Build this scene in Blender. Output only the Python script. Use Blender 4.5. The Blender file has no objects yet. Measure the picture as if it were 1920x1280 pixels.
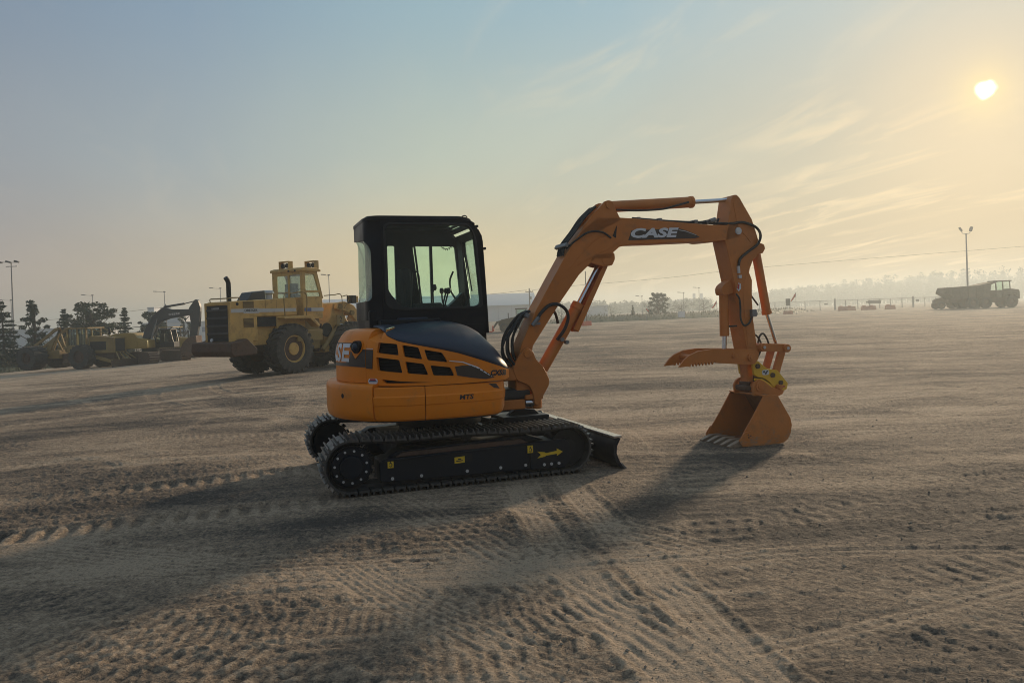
import bpy, bmesh, math, random
import numpy as np
from mathutils import Vector, Matrix
R = math.radians
sc = bpy.context.scene
col = sc.collection

# ------------------------------------------------------------------ camera
CAM_H = 1.5202
F_PX, CY_PX, PITCH, ROLL = 1460.42, 594.17, -0.0043, 0.0340
cam_data = bpy.data.cameras.new('camera')
cam_data.sensor_width = 36.0
cam_data.lens = F_PX / 1920 * 36.0
cam_data.shift_y = (CY_PX - 640) / 1920
cam_data.clip_start = 0.05
cam_data.clip_end = 3000
cam = bpy.data.objects.new('camera', cam_data)
col.objects.link(cam)
fw = Vector((0, math.cos(PITCH), math.sin(PITCH)))
up0 = Vector((0, -math.sin(PITCH), math.cos(PITCH)))
ri0 = Vector((1, 0, 0))
ri = math.cos(ROLL) * ri0 - math.sin(ROLL) * up0
up = math.sin(ROLL) * ri0 + math.cos(ROLL) * up0
m = Matrix((ri, up, -fw)).transposed().to_4x4()
m.translation = Vector((0, 0, CAM_H))
cam.matrix_world = m
sc.camera = cam

# ------------------------------------------------------------------ node helpers
def node(nt, t, props=None, **inp):
    n = nt.nodes.new(t)
    for k, v in (props or {}).items():
        setattr(n, k, v)
    for k, v in inp.items():
        key = int(k[1:]) if k[0] == 'i' and k[1:].isdigit() else k.replace('_', ' ')
        s = n.inputs[key]
        if isinstance(v, bpy.types.NodeSocket):
            nt.links.new(v, s)
        else:
            s.default_value = v
    return n

def math_(nt, op, a, b=0.0, c=None, clamp=False):
    n = nt.nodes.new('ShaderNodeMath'); n.operation = op; n.use_clamp = clamp
    for i, v in enumerate((a, b, c)):
        if v is None: continue
        if isinstance(v, bpy.types.NodeSocket): nt.links.new(v, n.inputs[i])
        else: n.inputs[i].default_value = v
    return n.outputs[0]

def vmath(nt, op, a, b=None):
    n = nt.nodes.new('ShaderNodeVectorMath'); n.operation = op
    for i, v in enumerate((a, b)):
        if v is None: continue
        if isinstance(v, bpy.types.NodeSocket): nt.links.new(v, n.inputs[i])
        else: n.inputs[i].default_value = v
    return n.outputs['Value'] if op in ('DOT_PRODUCT', 'LENGTH', 'DISTANCE') else n.outputs['Vector']

def ramp(nt, fac, stops, interp='LINEAR'):
    n = nt.nodes.new('ShaderNodeValToRGB'); cr = n.color_ramp; cr.interpolation = interp
    while len(cr.elements) < len(stops): cr.elements.new(0.5)
    for e, (p, c) in zip(cr.elements, stops):
        e.position = p; e.color = (c[0], c[1], c[2], 1)
    nt.links.new(fac, n.inputs[0])
    return n.outputs[0]

def mixc(nt, fac, a, b, blend='MIX'):
    n = nt.nodes.new('ShaderNodeMix'); n.data_type = 'RGBA'; n.blend_type = blend
    for s, v in ((n.inputs[0], fac), (n.inputs[6], a), (n.inputs[7], b)):
        if isinstance(v, bpy.types.NodeSocket): nt.links.new(v, s)
        else: s.default_value = v if isinstance(v, float) else (v[0], v[1], v[2], 1)
    return n.outputs[2]

def mrange(nt, v, a, b, c=0.0, d=1.0, smooth=True):
    n = nt.nodes.new('ShaderNodeMapRange'); n.interpolation_type = 'SMOOTHSTEP' if smooth else 'LINEAR'
    nt.links.new(v, n.inputs[0])
    for i, x in enumerate((a, b, c, d)): n.inputs[i + 1].default_value = x
    return n.outputs[0]

def srgb(r, g, b):
    f = lambda c: (c / 255 / 12.92) if c / 255 <= 0.04045 else ((c / 255 + 0.055) / 1.055) ** 2.4
    return (f(r), f(g), f(b))

# ------------------------------------------------------------------ sky, sun, exposure
SUN_EL, SUN_AZ = R(12.72), R(31.64)                # elevation; azimuth from +Y towards +X
SUN = Vector((math.sin(SUN_AZ) * math.cos(SUN_EL), math.cos(SUN_AZ) * math.cos(SUN_EL), math.sin(SUN_EL)))
world = bpy.data.worlds.new('World')
sc.world = world
world.use_nodes = True
wt = world.node_tree
wt.nodes.clear()
out = wt.nodes.new('ShaderNodeOutputWorld')
tc = wt.nodes.new('ShaderNodeTexCoord')
D = vmath(wt, 'NORMALIZE', tc.outputs['Generated'])
sep = node(wt, 'ShaderNodeSeparateXYZ', i0=D)
Z = sep.outputs[2]
flat = node(wt, 'ShaderNodeCombineXYZ', i0=sep.outputs[0], i1=sep.outputs[1], i2=0.0).outputs[0]
flat = vmath(wt, 'NORMALIZE', flat)
sh = Vector((SUN.x, SUN.y, 0)).normalized()
ca = vmath(wt, 'DOT_PRODUCT', flat, tuple(sh))
ca01 = math_(wt, 'MULTIPLY_ADD', ca, 0.5, 0.5)
# warm smoke-filled air at the horizon, greyer and bluer higher up and away from the sun
hor = ramp(wt, ca01, [(0.0, srgb(162, 160, 160)), (0.5, srgb(166, 162, 158)), (0.71, srgb(182, 169, 157)), (0.80, srgb(206, 189, 160)),
                      (0.90, srgb(236, 208, 152)), (0.96, srgb(202, 184, 148)), (1.0, srgb(188, 173, 144))])
mid = ramp(wt, ca01, [(0.0, srgb(140, 150, 162)), (0.5, srgb(144, 153, 162)), (0.71, srgb(154, 161, 168)), (0.80, srgb(166, 177, 180)),
                      (0.90, srgb(188, 198, 184)), (0.96, srgb(190, 196, 182)), (1.0, srgb(188, 186, 170))])
top = ramp(wt, ca01, [(0.0, srgb(124, 142, 162)), (0.5, srgb(122, 140, 162)), (0.71, srgb(126, 146, 168)), (0.80, srgb(138, 162, 182)),
                      (0.90, srgb(152, 182, 194)), (0.96, srgb(156, 187, 200)), (1.0, srgb(176, 194, 198))])
zen = srgb(142, 162, 178)
c1 = mixc(wt, mrange(wt, Z, 0.02, 0.21), hor, mid)
c2 = mixc(wt, mrange(wt, Z, 0.17, 0.40), c1, top)
grad = mixc(wt, mrange(wt, Z, 0.40, 0.90), c2, zen)
# thin streaks of high cloud and smoke
zc = math_(wt, 'MAXIMUM', Z, 0.03)
zc = math_(wt, 'ADD', zc, 0.09)
pl = node(wt, 'ShaderNodeCombineXYZ', i0=math_(wt, 'DIVIDE', sep.outputs[0], zc), i1=math_(wt, 'DIVIDE', sep.outputs[1], zc), i2=0.0).outputs[0]
mr = node(wt, 'ShaderNodeMapping', i0=pl)
mr.inputs['Rotation'].default_value = (0, 0, R(-17))
mp = node(wt, 'ShaderNodeMapping', i0=mr.outputs[0])
mp.inputs['Scale'].default_value = (2.3, 0.60, 1)
no = node(wt, 'ShaderNodeTexNoise', i0=mp.outputs[0], Scale=1.5, Detail=9.0, Roughness=0.56, Distortion=0.9)
no2 = node(wt, 'ShaderNodeTexNoise', i0=pl, Scale=0.7, Detail=3.0, Roughness=0.5)
wisp = math_(wt, 'MULTIPLY', mrange(wt, no.outputs[0], 0.48, 0.72), mrange(wt, no2.outputs[0], 0.36, 0.62))
cs = vmath(wt, 'DOT_PRODUCT', D, tuple(SUN))
wisp = math_(wt, 'MULTIPLY', wisp, mrange(wt, cs, 0.80, 0.985, 0.05, 0.52))
grad = mixc(wt, wisp, grad, srgb(255, 232, 190))
veil = node(wt, 'ShaderNodeTexNoise', i0=mp.outputs[0], Scale=0.45, Detail=4.0, Roughness=0.5)
grad = mixc(wt, 1.0, grad, ramp(wt, veil.outputs[0], [(0.30, (0.95, 0.955, 0.97)), (0.70, (1.05, 1.045, 1.03))]), 'MULTIPLY')
# glow round the sun and the veiled disc itself
wob = node(wt, 'ShaderNodeTexNoise', i0=D, Scale=45.0, Detail=2.0)
wv = vmath(wt, 'SCALE', vmath(wt, 'SUBTRACT', wob.outputs['Color'], (0.5, 0.5, 0.5)))
wv.node.inputs['Scale'].default_value = 0.011
dd = vmath(wt, 'DISTANCE', vmath(wt, 'ADD', D, wv), tuple(SUN))
d0 = vmath(wt, 'DISTANCE', D, tuple(SUN))
glow_w = mrange(wt, d0, 0.0, 0.20, 1.0, 0.0)
glow_n = math_(wt, 'POWER', mrange(wt, dd, 0.0, 0.065, 1.0, 0.0, False), 2.4)
disc = mrange(wt, dd, 0.0045, 0.0115, 1.0, 0.0)
g1 = mixc(wt, math_(wt, 'MULTIPLY', glow_w, 0.34), grad, srgb(250, 219, 174))
g2 = mixc(wt, math_(wt, 'MULTIPLY', glow_n, 0.85), g1, (1.0, 0.80, 0.40))
g3 = mixc(wt, disc, g2, (3.0, 2.7, 1.9))
sky = wt.nodes.new('ShaderNodeTexSky')
sky.sky_type = 'NISHITA'
sky.sun_disc = False
sky.sun_elevation = SUN_EL
sky.sun_rotation = SUN_AZ
sky.air_density = 1.2; sky.dust_density = 4.0
bg1 = node(wt, 'ShaderNodeBackground', Color=sky.outputs[0], Strength=0.05)
bg2 = node(wt, 'ShaderNodeBackground', Color=g3, Strength=1.0)
mixw = wt.nodes.new('ShaderNodeMixShader')
mixw.inputs[0].default_value = 0.94
wt.links.new(bg1.outputs[0], mixw.inputs[1]); wt.links.new(bg2.outputs[0], mixw.inputs[2])
wt.links.new(mixw.outputs[0], out.inputs[0])

sun_data = bpy.data.lights.new('sun', 'SUN')
sun_data.energy = 3.9
sun_data.angle = R(4.5)
sun_data.color = (1.0, 0.765, 0.52)
sun = bpy.data.objects.new('sun', sun_data)
col.objects.link(sun)
sun.rotation_euler = SUN.to_track_quat('Z', 'Y').to_euler()
sun.location = (20, 30, 60)

sc.render.engine = 'CYCLES'
sc.view_settings.view_transform = 'Standard'
sc.view_settings.look = 'None'
sc.view_settings.gamma = 1
sc.view_settings.exposure = 0.0
sc.view_settings.use_curve_mapping = False
sc.cycles.use_denoising = True
sc.cycles.filter_width = 1.0
sc.cycles.max_bounces = 8
sc.cycles.transparent_max_bounces = 24
sc.cycles.volume_bounces = 1
sc.cycles.sample_clamp_indirect = 8

# ------------------------------------------------------------------ materials
def principled(name):
    ma = bpy.data.materials.new(name); ma.use_nodes = True
    nt = ma.node_tree
    return ma, nt, nt.nodes['Principled BSDF']

def paint(name, c, rough=0.4, metal=0.0, var=0.12, scale=3.0, dirt=None, dirt_amt=0.0, coat=0.0, bump=0.0, bscale=80.0, spec=0.5):
    """painted or bare surface: tone variation, patches of dust or rust, fine relief"""
    ma, nt, bs = principled(name)
    t = nt.nodes.new('ShaderNodeTexCoord').outputs['Object']
    n1 = node(nt, 'ShaderNodeTexNoise', i0=t, Scale=scale, Detail=6.0, Roughness=0.6)
    lo = tuple(x * (1 - var) for x in c); hi = tuple(min(1, x * (1 + var)) for x in c)
    cc = ramp(nt, n1.outputs[0], [(0.3, lo), (0.7, hi)])
    rr = mrange(nt, n1.outputs[0], 0.3, 0.7, rough * 0.85, min(1, rough * 1.2))
    if dirt is not None and dirt_amt > 0:
        n2 = node(nt, 'ShaderNodeTexNoise', i0=t, Scale=scale * 2.7, Detail=9.0, Roughness=0.68)
        f = mrange(nt, n2.outputs[0], 0.62 - 0.3 * dirt_amt, 0.78, 0.0, min(1.0, 0.35 + dirt_amt * 0.6))
        cc = mixc(nt, f, cc, dirt)
        rr = math_(nt, 'MULTIPLY_ADD', f, 0.35, rr, clamp=True)
    nt.links.new(cc, bs.inputs['Base Color']); nt.links.new(rr, bs.inputs['Roughness'])
    bs.inputs['Metallic'].default_value = metal
    bs.inputs['Coat Weight'].default_value = coat
    bs.inputs['Specular IOR Level'].default_value = spec
    bs.inputs['Coat Roughness'].default_value = 0.15
    if bump > 0:
        n3 = node(nt, 'ShaderNodeTexNoise', i0=t, Scale=bscale, Detail=3.0)
        b = node(nt, 'ShaderNodeBump', Strength=bump, Distance=0.01, Height=n3.outputs[0])
        nt.links.new(b.outputs[0], bs.inputs['Normal'])
    return ma

def glass(name, tint, refl=0.6):
    ma = bpy.data.materials.new(name); ma.use_nodes = True
    nt = ma.node_tree; nt.nodes.clear()
    o = nt.nodes.new('ShaderNodeOutputMaterial')
    t = nt.nodes.new('ShaderNodeTexCoord').outputs['Object']
    n = node(nt, 'ShaderNodeTexNoise', i0=t, Scale=6.0, Detail=5.0)
    film = node(nt, 'ShaderNodeBsdfDiffuse', Color=(0.34, 0.31, 0.26, 1))
    tr = node(nt, 'ShaderNodeBsdfTransparent', Color=(*tint, 1))
    gl = node(nt, 'ShaderNodeBsdfGlossy', Roughness=0.03)
    fr = node(nt, 'ShaderNodeFresnel', IOR=1.45)
    m0 = node(nt, 'ShaderNodeMixShader', i0=mrange(nt, n.outputs[0], 0.35, 0.75, 0.0, 0.03), i1=tr.outputs[0], i2=film.outputs[0])
    m1 = node(nt, 'ShaderNodeMixShader', i0=math_(nt, 'MULTIPLY', fr.outputs[0], refl), i1=m0.outputs[0], i2=gl.outputs[0])
    nt.links.new(m1.outputs[0], o.inputs[0])
    return ma

DUST = (0.20, 0.155, 0.11)
M = {}
M['orange'] = paint('orange_paint', (0.72, 0.205, 0.006), 0.40, var=0.08, scale=2.0, dirt=(0.30, 0.15, 0.06), dirt_amt=0.34, coat=0.06, bump=0.04, bscale=25, spec=0.3)
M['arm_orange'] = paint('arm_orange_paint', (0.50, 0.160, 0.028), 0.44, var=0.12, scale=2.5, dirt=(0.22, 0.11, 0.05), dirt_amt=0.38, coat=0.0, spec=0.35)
M['bucket_in'] = paint('worn_bucket_steel', (0.22, 0.085, 0.03), 0.6, var=0.3, scale=6, dirt=(0.10, 0.055, 0.03), dirt_amt=0.6, bump=0.3, bscale=60)
M['hood'] = paint('dark_blue_hood_plastic', (0.013, 0.021, 0.042), 0.50, var=0.08, dirt=(0.06, 0.06, 0.065), dirt_amt=0.10)
M['black'] = paint('black_paint', (0.006, 0.008, 0.012), 0.42, var=0.15, dirt=(0.03, 0.03, 0.03), dirt_amt=0.10, spec=0.25)
M['cabblack'] = paint('cab_black_paint', (0.004, 0.0055, 0.010), 0.42, var=0.12, spec=0.25)
M['rubber'] = paint('black_rubber', (0.015, 0.015, 0.016), 0.62, var=0.2, dirt=DUST, dirt_amt=0.05)
M['steel'] = paint('track_steel', (0.085, 0.082, 0.078), 0.42, metal=0.45, var=0.25, scale=8, dirt=(0.20, 0.165, 0.125), dirt_amt=0.35, bump=0.2)
M['frame'] = paint('track_frame_paint', (0.006, 0.009, 0.015), 0.45, var=0.15, scale=4, dirt=(0.06, 0.05, 0.04), dirt_amt=0.14, spec=0.25)
M['chrome'] = paint('chrome_rod', (0.62, 0.63, 0.66), 0.16, metal=1.0, var=0.03)
M['zinc'] = paint('bolt_zinc', (0.55, 0.55, 0.55), 0.4, metal=0.6, var=0.1)
M['grey'] = paint('grey_steel', (0.20, 0.20, 0.20), 0.5, metal=0.5, var=0.2)
M['white'] = paint('white_vinyl', (0.62, 0.63, 0.66), 0.45, var=0.04)
M['ink'] = paint('black_vinyl', (0.012, 0.012, 0.014), 0.4, var=0.05)
M['fade'] = paint('brown_black_vinyl', (0.040, 0.026, 0.020), 0.4, var=0.25)
M['sticky'] = paint('yellow_vinyl', (0.62, 0.40, 0.015), 0.45, var=0.05)
M['red'] = paint('red_vinyl', (0.45, 0.03, 0.025), 0.5, var=0.05)
M['blue'] = paint('blue_vinyl', (0.07, 0.11, 0.24), 0.5, var=0.08)
M['yellow'] = paint('coupler_yellow', (0.74, 0.43, 0.015), 0.45, var=0.10, dirt=(0.25, 0.14, 0.03), dirt_amt=0.2)
M['tooth'] = paint('bare_worn_steel', (0.27, 0.195, 0.135), 0.5, metal=0.25, var=0.2, scale=20)
M['seat'] = paint('seat_fabric', (0.02, 0.02, 0.022), 0.9, var=0.2)
M['glass'] = glass('green_tinted_glass', (0.90, 0.995, 0.965), 0.4)
M['glass_old'] = glass('old_cab_glass', (0.91, 0.975, 0.93))
M['cat'] = paint('faded_yellow_paint', (0.56, 0.335, 0.095), 0.55, var=0.16, scale=1.5, dirt=(0.17, 0.11, 0.055), dirt_amt=0.55, bump=0.1)
M['cat2'] = paint('dull_yellow_paint', (0.25, 0.165, 0.05), 0.55, var=0.15, scale=1.2, dirt=(0.16, 0.11, 0.06), dirt_amt=0.45)
M['deere'] = paint('machine_yellow', (0.32, 0.20, 0.035), 0.45, var=0.10, dirt=(0.2, 0.13, 0.05), dirt_amt=0.25)
M['boomgrey'] = paint('charcoal_paint', (0.030, 0.031, 0.036), 0.45, var=0.15, dirt=(0.09, 0.08, 0.07), dirt_amt=0.2)
M['rust'] = paint('rusty_brown_steel', (0.085, 0.045, 0.028), 0.75, var=0.3, scale=3, dirt=(0.04, 0.028, 0.022), dirt_amt=0.6, bump=0.3)
M['tyre'] = paint('dusty_tyre_rubber', (0.050, 0.045, 0.040), 0.85, var=0.25, scale=4, dirt=(0.15, 0.12, 0.09), dirt_amt=0.45, bump=0.3, bscale=30)
M['dark'] = paint('dark_recess', (0.008, 0.008, 0.009), 0.7, var=0.2)
M['stripe'] = paint('faded_white_stripe', (0.48, 0.47, 0.46), 0.5, var=0.10, scale=3, dirt=(0.3, 0.22, 0.13), dirt_amt=0.3)
M['worn'] = paint('sunlit_pale_edge', (0.60, 0.52, 0.43), 0.30, metal=0.7, var=0.2, scale=12)  # pale colour stands in for sun catching the blade top
M['wood'] = paint('weathered_pole_wood', (0.12, 0.095, 0.075), 0.85, var=0.25)
M['pole'] = paint('galvanised_pole', (0.22, 0.225, 0.235), 0.5, metal=0.3, var=0.1)
M['wall'] = paint('pale_metal_cladding', (0.52, 0.54, 0.57), 0.55, var=0.06, scale=0.3)
M['roof'] = paint('grey_roof_sheet', (0.40, 0.42, 0.46), 0.5, var=0.06, scale=0.3)
M['bark'] = paint('bark', (0.07, 0.052, 0.038), 0.9, var=0.3, scale=5)
M['needle'] = paint('dark_conifer_needles', (0.036, 0.056, 0.030), 0.75, var=0.35, scale=1.3)
M['needle2'] = paint('olive_pine_needles', (0.046, 0.062, 0.024), 0.75, var=0.35, scale=1.2)
M['leaf'] = paint('dull_green_leaves', (0.060, 0.075, 0.030), 0.75, var=0.4, scale=1.0)
M['grass'] = paint('dry_grass', (0.105, 0.095, 0.045), 0.85, var=0.4, scale=0.8)
M['barrier'] = paint('faded_orange_barrier', (0.45, 0.12, 0.06), 0.6, var=0.15, scale=2)
M['flag'] = paint('orange_flag_cloth', (0.62, 0.07, 0.02), 0.8, var=0.1)
M['haul'] = paint('hauler_dusty_yellow', (0.12, 0.10, 0.07), 0.95, var=0.2, dirt=(0.11, 0.09, 0.07), dirt_amt=0.4, spec=0.05)
def worn_bucket():
    """orange paint scraped to bare brown steel towards the cutting edge"""
    ma = paint('scraped_bucket_paint', (0.50, 0.160, 0.028), 0.46, var=0.14, scale=3.0, dirt=(0.22, 0.11, 0.05), dirt_amt=0.42, spec=0.35, bump=0.15, bscale=40)
    nt = ma.node_tree; bs = nt.nodes['Principled BSDF']; old = bs.inputs['Base Color'].links[0].from_socket
    t = nt.nodes.new('ShaderNodeTexCoord').outputs['Object']; z = node(nt, 'ShaderNodeSeparateXYZ', i0=t).outputs[2]
    mp_ = node(nt, 'ShaderNodeMapping', i0=t); mp_.inputs['Scale'].default_value = (14, 14, 60)
    n1 = node(nt, 'ShaderNodeTexNoise', i0=mp_.outputs[0], Scale=1.0, Detail=6.0, Roughness=0.65)
    n2 = node(nt, 'ShaderNodeTexNoise', i0=t, Scale=11.0, Detail=8.0, Roughness=0.7)
    w = math_(nt, 'ADD', math_(nt, 'MULTIPLY', math_(nt, 'ADD', n1.outputs[0], n2.outputs[0]), 0.7), math_(nt, 'MULTIPLY', z, -1.1))
    c = mixc(nt, mrange(nt, w, 0.60, 0.80, 0.0, 0.75), old, (0.24, 0.165, 0.105))
    nt.links.new(c, bs.inputs['Base Color'])
    return ma
M['bucket'] = worn_bucket()
# ------------------------------------------------------------------ mesh builder
class MB:
    def __init__(s): s.v = []; s.f = []
    def add(s, V, Fs):
        b = len(s.v); s.v += [tuple(p) for p in V]; s.f += [tuple(b + i for i in f) for f in Fs]; return s
    def box(s, x0, x1, y0, y1, z0, z1):
        V = [(x, y, z) for z in (z0, z1) for y in (y0, y1) for x in (x0, x1)]
        return s.add(V, [(0, 2, 3, 1), (4, 5, 7, 6), (0, 1, 5, 4), (2, 6, 7, 3), (0, 4, 6, 2), (1, 3, 7, 5)])
    def beam(s, p, q, w, h, upv=(0, 0, 1), w2=None, h2=None):
        p, q = Vector(p), Vector(q); d = (q - p).normalized(); u = Vector(upv)
        if abs(d.dot(u)) > 0.98: u = Vector((0, 1, 0))
        a = d.cross(u).normalized(); b = a.cross(d)
        V = []
        for c, ww, hh in ((p, w, h), (q, w2 or w, h2 or h)):
            V += [c + a * (i * ww / 2) + b * (j * hh / 2) for i, j in ((-1, -1), (1, -1), (1, 1), (-1, 1))]
        return s.add(V, [(0, 1, 2, 3), (7, 6, 5, 4), (0, 4, 5, 1), (1, 5, 6, 2), (2, 6, 7, 3), (3, 7, 4, 0)])
    def cyl(s, p, q, r, r2=None, n=16):
        return s.tube_rings([p, q], [r, r if r2 is None else r2], n)
    def tube_rings(s, P, Rr, n=8):
        P = [Vector(p) for p in P]; rings = []
        d = (P[1] - P[0]).normalized(); u = Vector((0, 0, 1)) if abs(d.z) < 0.9 else Vector((1, 0, 0))
        for i, p in enumerate(P):
            t = (P[min(i + 1, len(P) - 1)] - P[max(i - 1, 0)])
            t = t.normalized() if t.length > 1e-9 else d
            u = (u - t * u.dot(t)); u = u.normalized() if u.length > 1e-6 else t.orthogonal().normalized()
            w = t.cross(u)
            rings.append([p + (u * math.cos(2 * math.pi * k / n) + w * math.sin(2 * math.pi * k / n)) * Rr[i] for k in range(n)])
        return s.loft(rings)
    def tube(s, pts, r, n=8, smooth=6):
        P = spline(pts, smooth) if len(pts) > 2 and smooth else [Vector(p) for p in pts]
        return s.tube_rings(P, [r] * len(P), n)
    def loft(s, rings, cap0=True, cap1=True, closed=False):
        n = len(rings[0]); V = [p for r in rings for p in r]; Fs = []
        m_ = len(rings)
        for i in range(m_ if closed else m_ - 1):
            a, b = i * n, ((i + 1) % m_) * n
            for k in range(n): Fs.append((a + k, a + (k + 1) % n, b + (k + 1) % n, b + k))
        if not closed:
            if cap0: Fs.append(tuple(reversed(range(n))))
            if cap1: Fs.append(tuple(range((m_ - 1) * n, m_ * n)))
        return s.add(V, Fs)
    def prism(s, poly, a, b, plane='xz'):
        mp_ = {'xz': lambda u, v, w: (u, w, v), 'yz': lambda u, v, w: (w, u, v), 'xy': lambda u, v, w: (u, v, w)}[plane]
        n = len(poly)
        V = [mp_(u, v, a) for u, v in poly] + [mp_(u, v, b) for u, v in poly]
        Fs = [tuple(reversed(range(n))), tuple(range(n, 2 * n))] + [(k, (k + 1) % n, n + (k + 1) % n, n + k) for k in range(n)]
        return s.add(V, Fs)
    def plate(s, outer, holes, t0, t1, fn):
        """flat sheet with openings in (u, v), thickness w from t0 to t1, placed by fn(u, v, w)"""
        bm = bmesh.new(); loops = []
        for lp in [outer] + list(holes):
            vs = [bm.verts.new((u, v, 0)) for u, v in lp]
            for i in range(len(vs)): bm.edges.new((vs[i], vs[(i + 1) % len(vs)]))
            loops.append(vs)
        bmesh.ops.triangle_fill(bm, use_beauty=True, edges=bm.edges[:])
        bm.verts.index_update()
        uv = [(v.co.x, v.co.y) for v in bm.verts]; tri = [[v.index for v in f.verts] for f in bm.faces]
        li = [[v.index for v in lp] for lp in loops]; bm.free()
        n = len(uv)
        V = [fn(u, v, t0) for u, v in uv] + [fn(u, v, t1) for u, v in uv]
        Fs = [tuple(t) for t in tri] + [tuple(n + i for i in reversed(t)) for t in tri]
        for lp in li:
            for i in range(len(lp)):
                a, b = lp[i], lp[(i + 1) % len(lp)]; Fs.append((a, b, n + b, n + a))
        return s.add(V, Fs)
    def lathe(s, prof, c, n=32, axis='y'):
        rings = []
        for k in range(n):
            a = 2 * math.pi * k / n; ca_, sa = math.cos(a), math.sin(a)
            if axis == 'y': rings.append([(c[0] + r * ca_, c[1] + h, c[2] + r * sa) for r, h in prof])
            else: rings.append([(c[0] + r * ca_, c[1] + r * sa, c[2] + h) for r, h in prof])
        m_ = len(prof); V = [p for r in rings for p in r]; Fs = []
        for i in range(n):
            a, b = i * m_, ((i + 1) % n) * m_
            for k in range(m_ - 1): Fs.append((a + k, a + k + 1, b + k + 1, b + k))
        return s.add(V, Fs)
    def ball(s, c, r, n=10, sq=(1, 1, 1)):
        rings = []
        for i in range(1, n // 2 + 1):
            a = math.pi * i / (n // 2 + 1)
            rings.append([(c[0] + sq[0] * r * math.sin(a) * math.cos(2 * math.pi * k / n), c[1] + sq[1] * r * math.sin(a) * math.sin(2 * math.pi * k / n), c[2] + sq[2] * r * math.cos(a)) for k in range(n)])
        return s.loft(rings)
    def build(s, name, ma, parent=None, bevel=0.0, ang=32, seg=2, label=None, kind=None):
        me = bpy.data.meshes.new(name)
        me.from_pydata(s.v, [], s.f); me.validate()
        bm = bmesh.new(); bm.from_mesh(me); bmesh.ops.recalc_face_normals(bm, faces=bm.faces[:]); bm.to_mesh(me); bm.free()
        me.materials.append(ma)
        me.polygons.foreach_set('use_smooth', [True] * len(me.polygons))
        me.set_sharp_from_angle(angle=R(ang))
        o = bpy.data.objects.new(name, me); col.objects.link(o)
        if parent is not None: o.parent = parent
        if bevel > 0:
            b = o.modifiers.new('bevel', 'BEVEL'); b.width = bevel; b.segments = seg; b.limit_method = 'ANGLE'; b.angle_limit = R(35)
            b.harden_normals = True
        if label: o['label'] = label
        if kind: o['kind'] = kind
        return o

def spline(pts, n=6):
    P = [Vector(p) for p in pts]; P = [2 * P[0] - P[1]] + P + [2 * P[-1] - P[-2]]; o = []
    for i in range(1, len(P) - 2):
        a, b, c, d = P[i - 1:i + 3]
        for k in range(n):
            t = k / n
            o.append(0.5 * ((2 * b) + (c - a) * t + (2 * a - 5 * b + 4 * c - d) * t * t + (3 * b - a - 3 * c + d) * t ** 3))
    o.append(P[-2]); return o

def dense(poly, step):
    o = []
    for i in range(len(poly)):
        a, b = Vector(poly[i]), Vector(poly[(i + 1) % len(poly)]); k = max(1, int((b - a).length / step))
        o += [tuple(a.lerp(b, j / k)) for j in range(k)]
    return o

def rrect(x0, x1, y0, y1, r, n=4):
    o = []
    for cx, cy, a0 in ((x1 - r, y1 - r, 0), (x0 + r, y1 - r, 90), (x0 + r, y0 + r, 180), (x1 - r, y0 + r, 270)):
        for k in range(n + 1):
            a = R(a0 + 90 * k / n); o.append((cx + r * math.cos(a), cy + r * math.sin(a)))
    return o

def rpoly(poly, r, n=3):
    """round the corners of a polygon"""
    o = []; N_ = len(poly)
    for i in range(N_):
        p, a, b = Vector(poly[i]), Vector(poly[i - 1]), Vector(poly[(i + 1) % N_])
        da, db = (a - p), (b - p); k = min(r, da.length * 0.45, db.length * 0.45)
        s_, e = p + da.normalized() * k, p + db.normalized() * k
        for j in range(n + 1):
            t = j / n; o.append(tuple(s_ * (1 - t) ** 2 + p * 2 * t * (1 - t) + e * t * t))
    return o

def text_shape(body, shear=0.0, bold=0.0, spacing=1.0):
    cu = bpy.data.curves.new('lettering', 'FONT'); cu.body = body; cu.shear = shear; cu.offset = bold; cu.space_character = spacing
    cu.resolution_u = 3
    o = bpy.data.objects.new('lettering', cu); col.objects.link(o)
    dg = bpy.context.evaluated_depsgraph_get(); ev = o.evaluated_get(dg); me = ev.to_mesh()
    V = [tuple(v.co) for v in me.vertices]; Fs = [tuple(p.vertices) for p in me.polygons]
    ev.to_mesh_clear(); bpy.data.objects.remove(o); bpy.data.curves.remove(cu)
    xs = [p[0] for p in V]; ys = [p[1] for p in V]; x0, x1, y0, y1 = min(xs), max(xs), min(ys), max(ys)
    return [((p[0] - x0) / (x1 - x0), (p[1] - y0) / (y1 - y0)) for p in V], Fs

def lettering(body, fn, ma, parent, shear=0.0, bold=0.0, name='lettering', spacing=1.0):
    uv, Fs = text_shape(body, shear, bold, spacing)
    mb = MB(); mb.add([fn(u, v) for u, v in uv], Fs)
    return mb.build(name, ma, parent)

def empty(name, loc, rz=0.0, label=None, cat=None, group=None, scale=1.0):
    o = bpy.data.objects.new(name, None); col.objects.link(o); o.empty_display_size = 0.3
    o.location = loc; o.rotation_euler = (0, 0, rz); o.scale = (scale,) * 3
    return tag(o, label, cat, group)

def tag(o, label=None, cat=None, group=None, kind=None):
    if label: o['label'] = label
    if cat: o['category'] = cat
    if group: o['group'] = group
    if kind: o['kind'] = kind
    return o

def copy_tree(o, parent=None):
    c = o.copy(); col.objects.link(c)
    if parent is not None: c.parent = parent
    for ch in list(o.children): copy_tree(ch, c)
    return c

# ------------------------------------------------------------------ lie of the land
def gz(x):
    """the yard falls away gently towards one side"""
    s_ = np.logaddexp(0, (-np.asarray(x, float) - 3.0) * 1.2) / 1.2
    return np.maximum(-2.4, -0.045 * s_)
def gnd(x): return float(gz(x))

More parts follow.
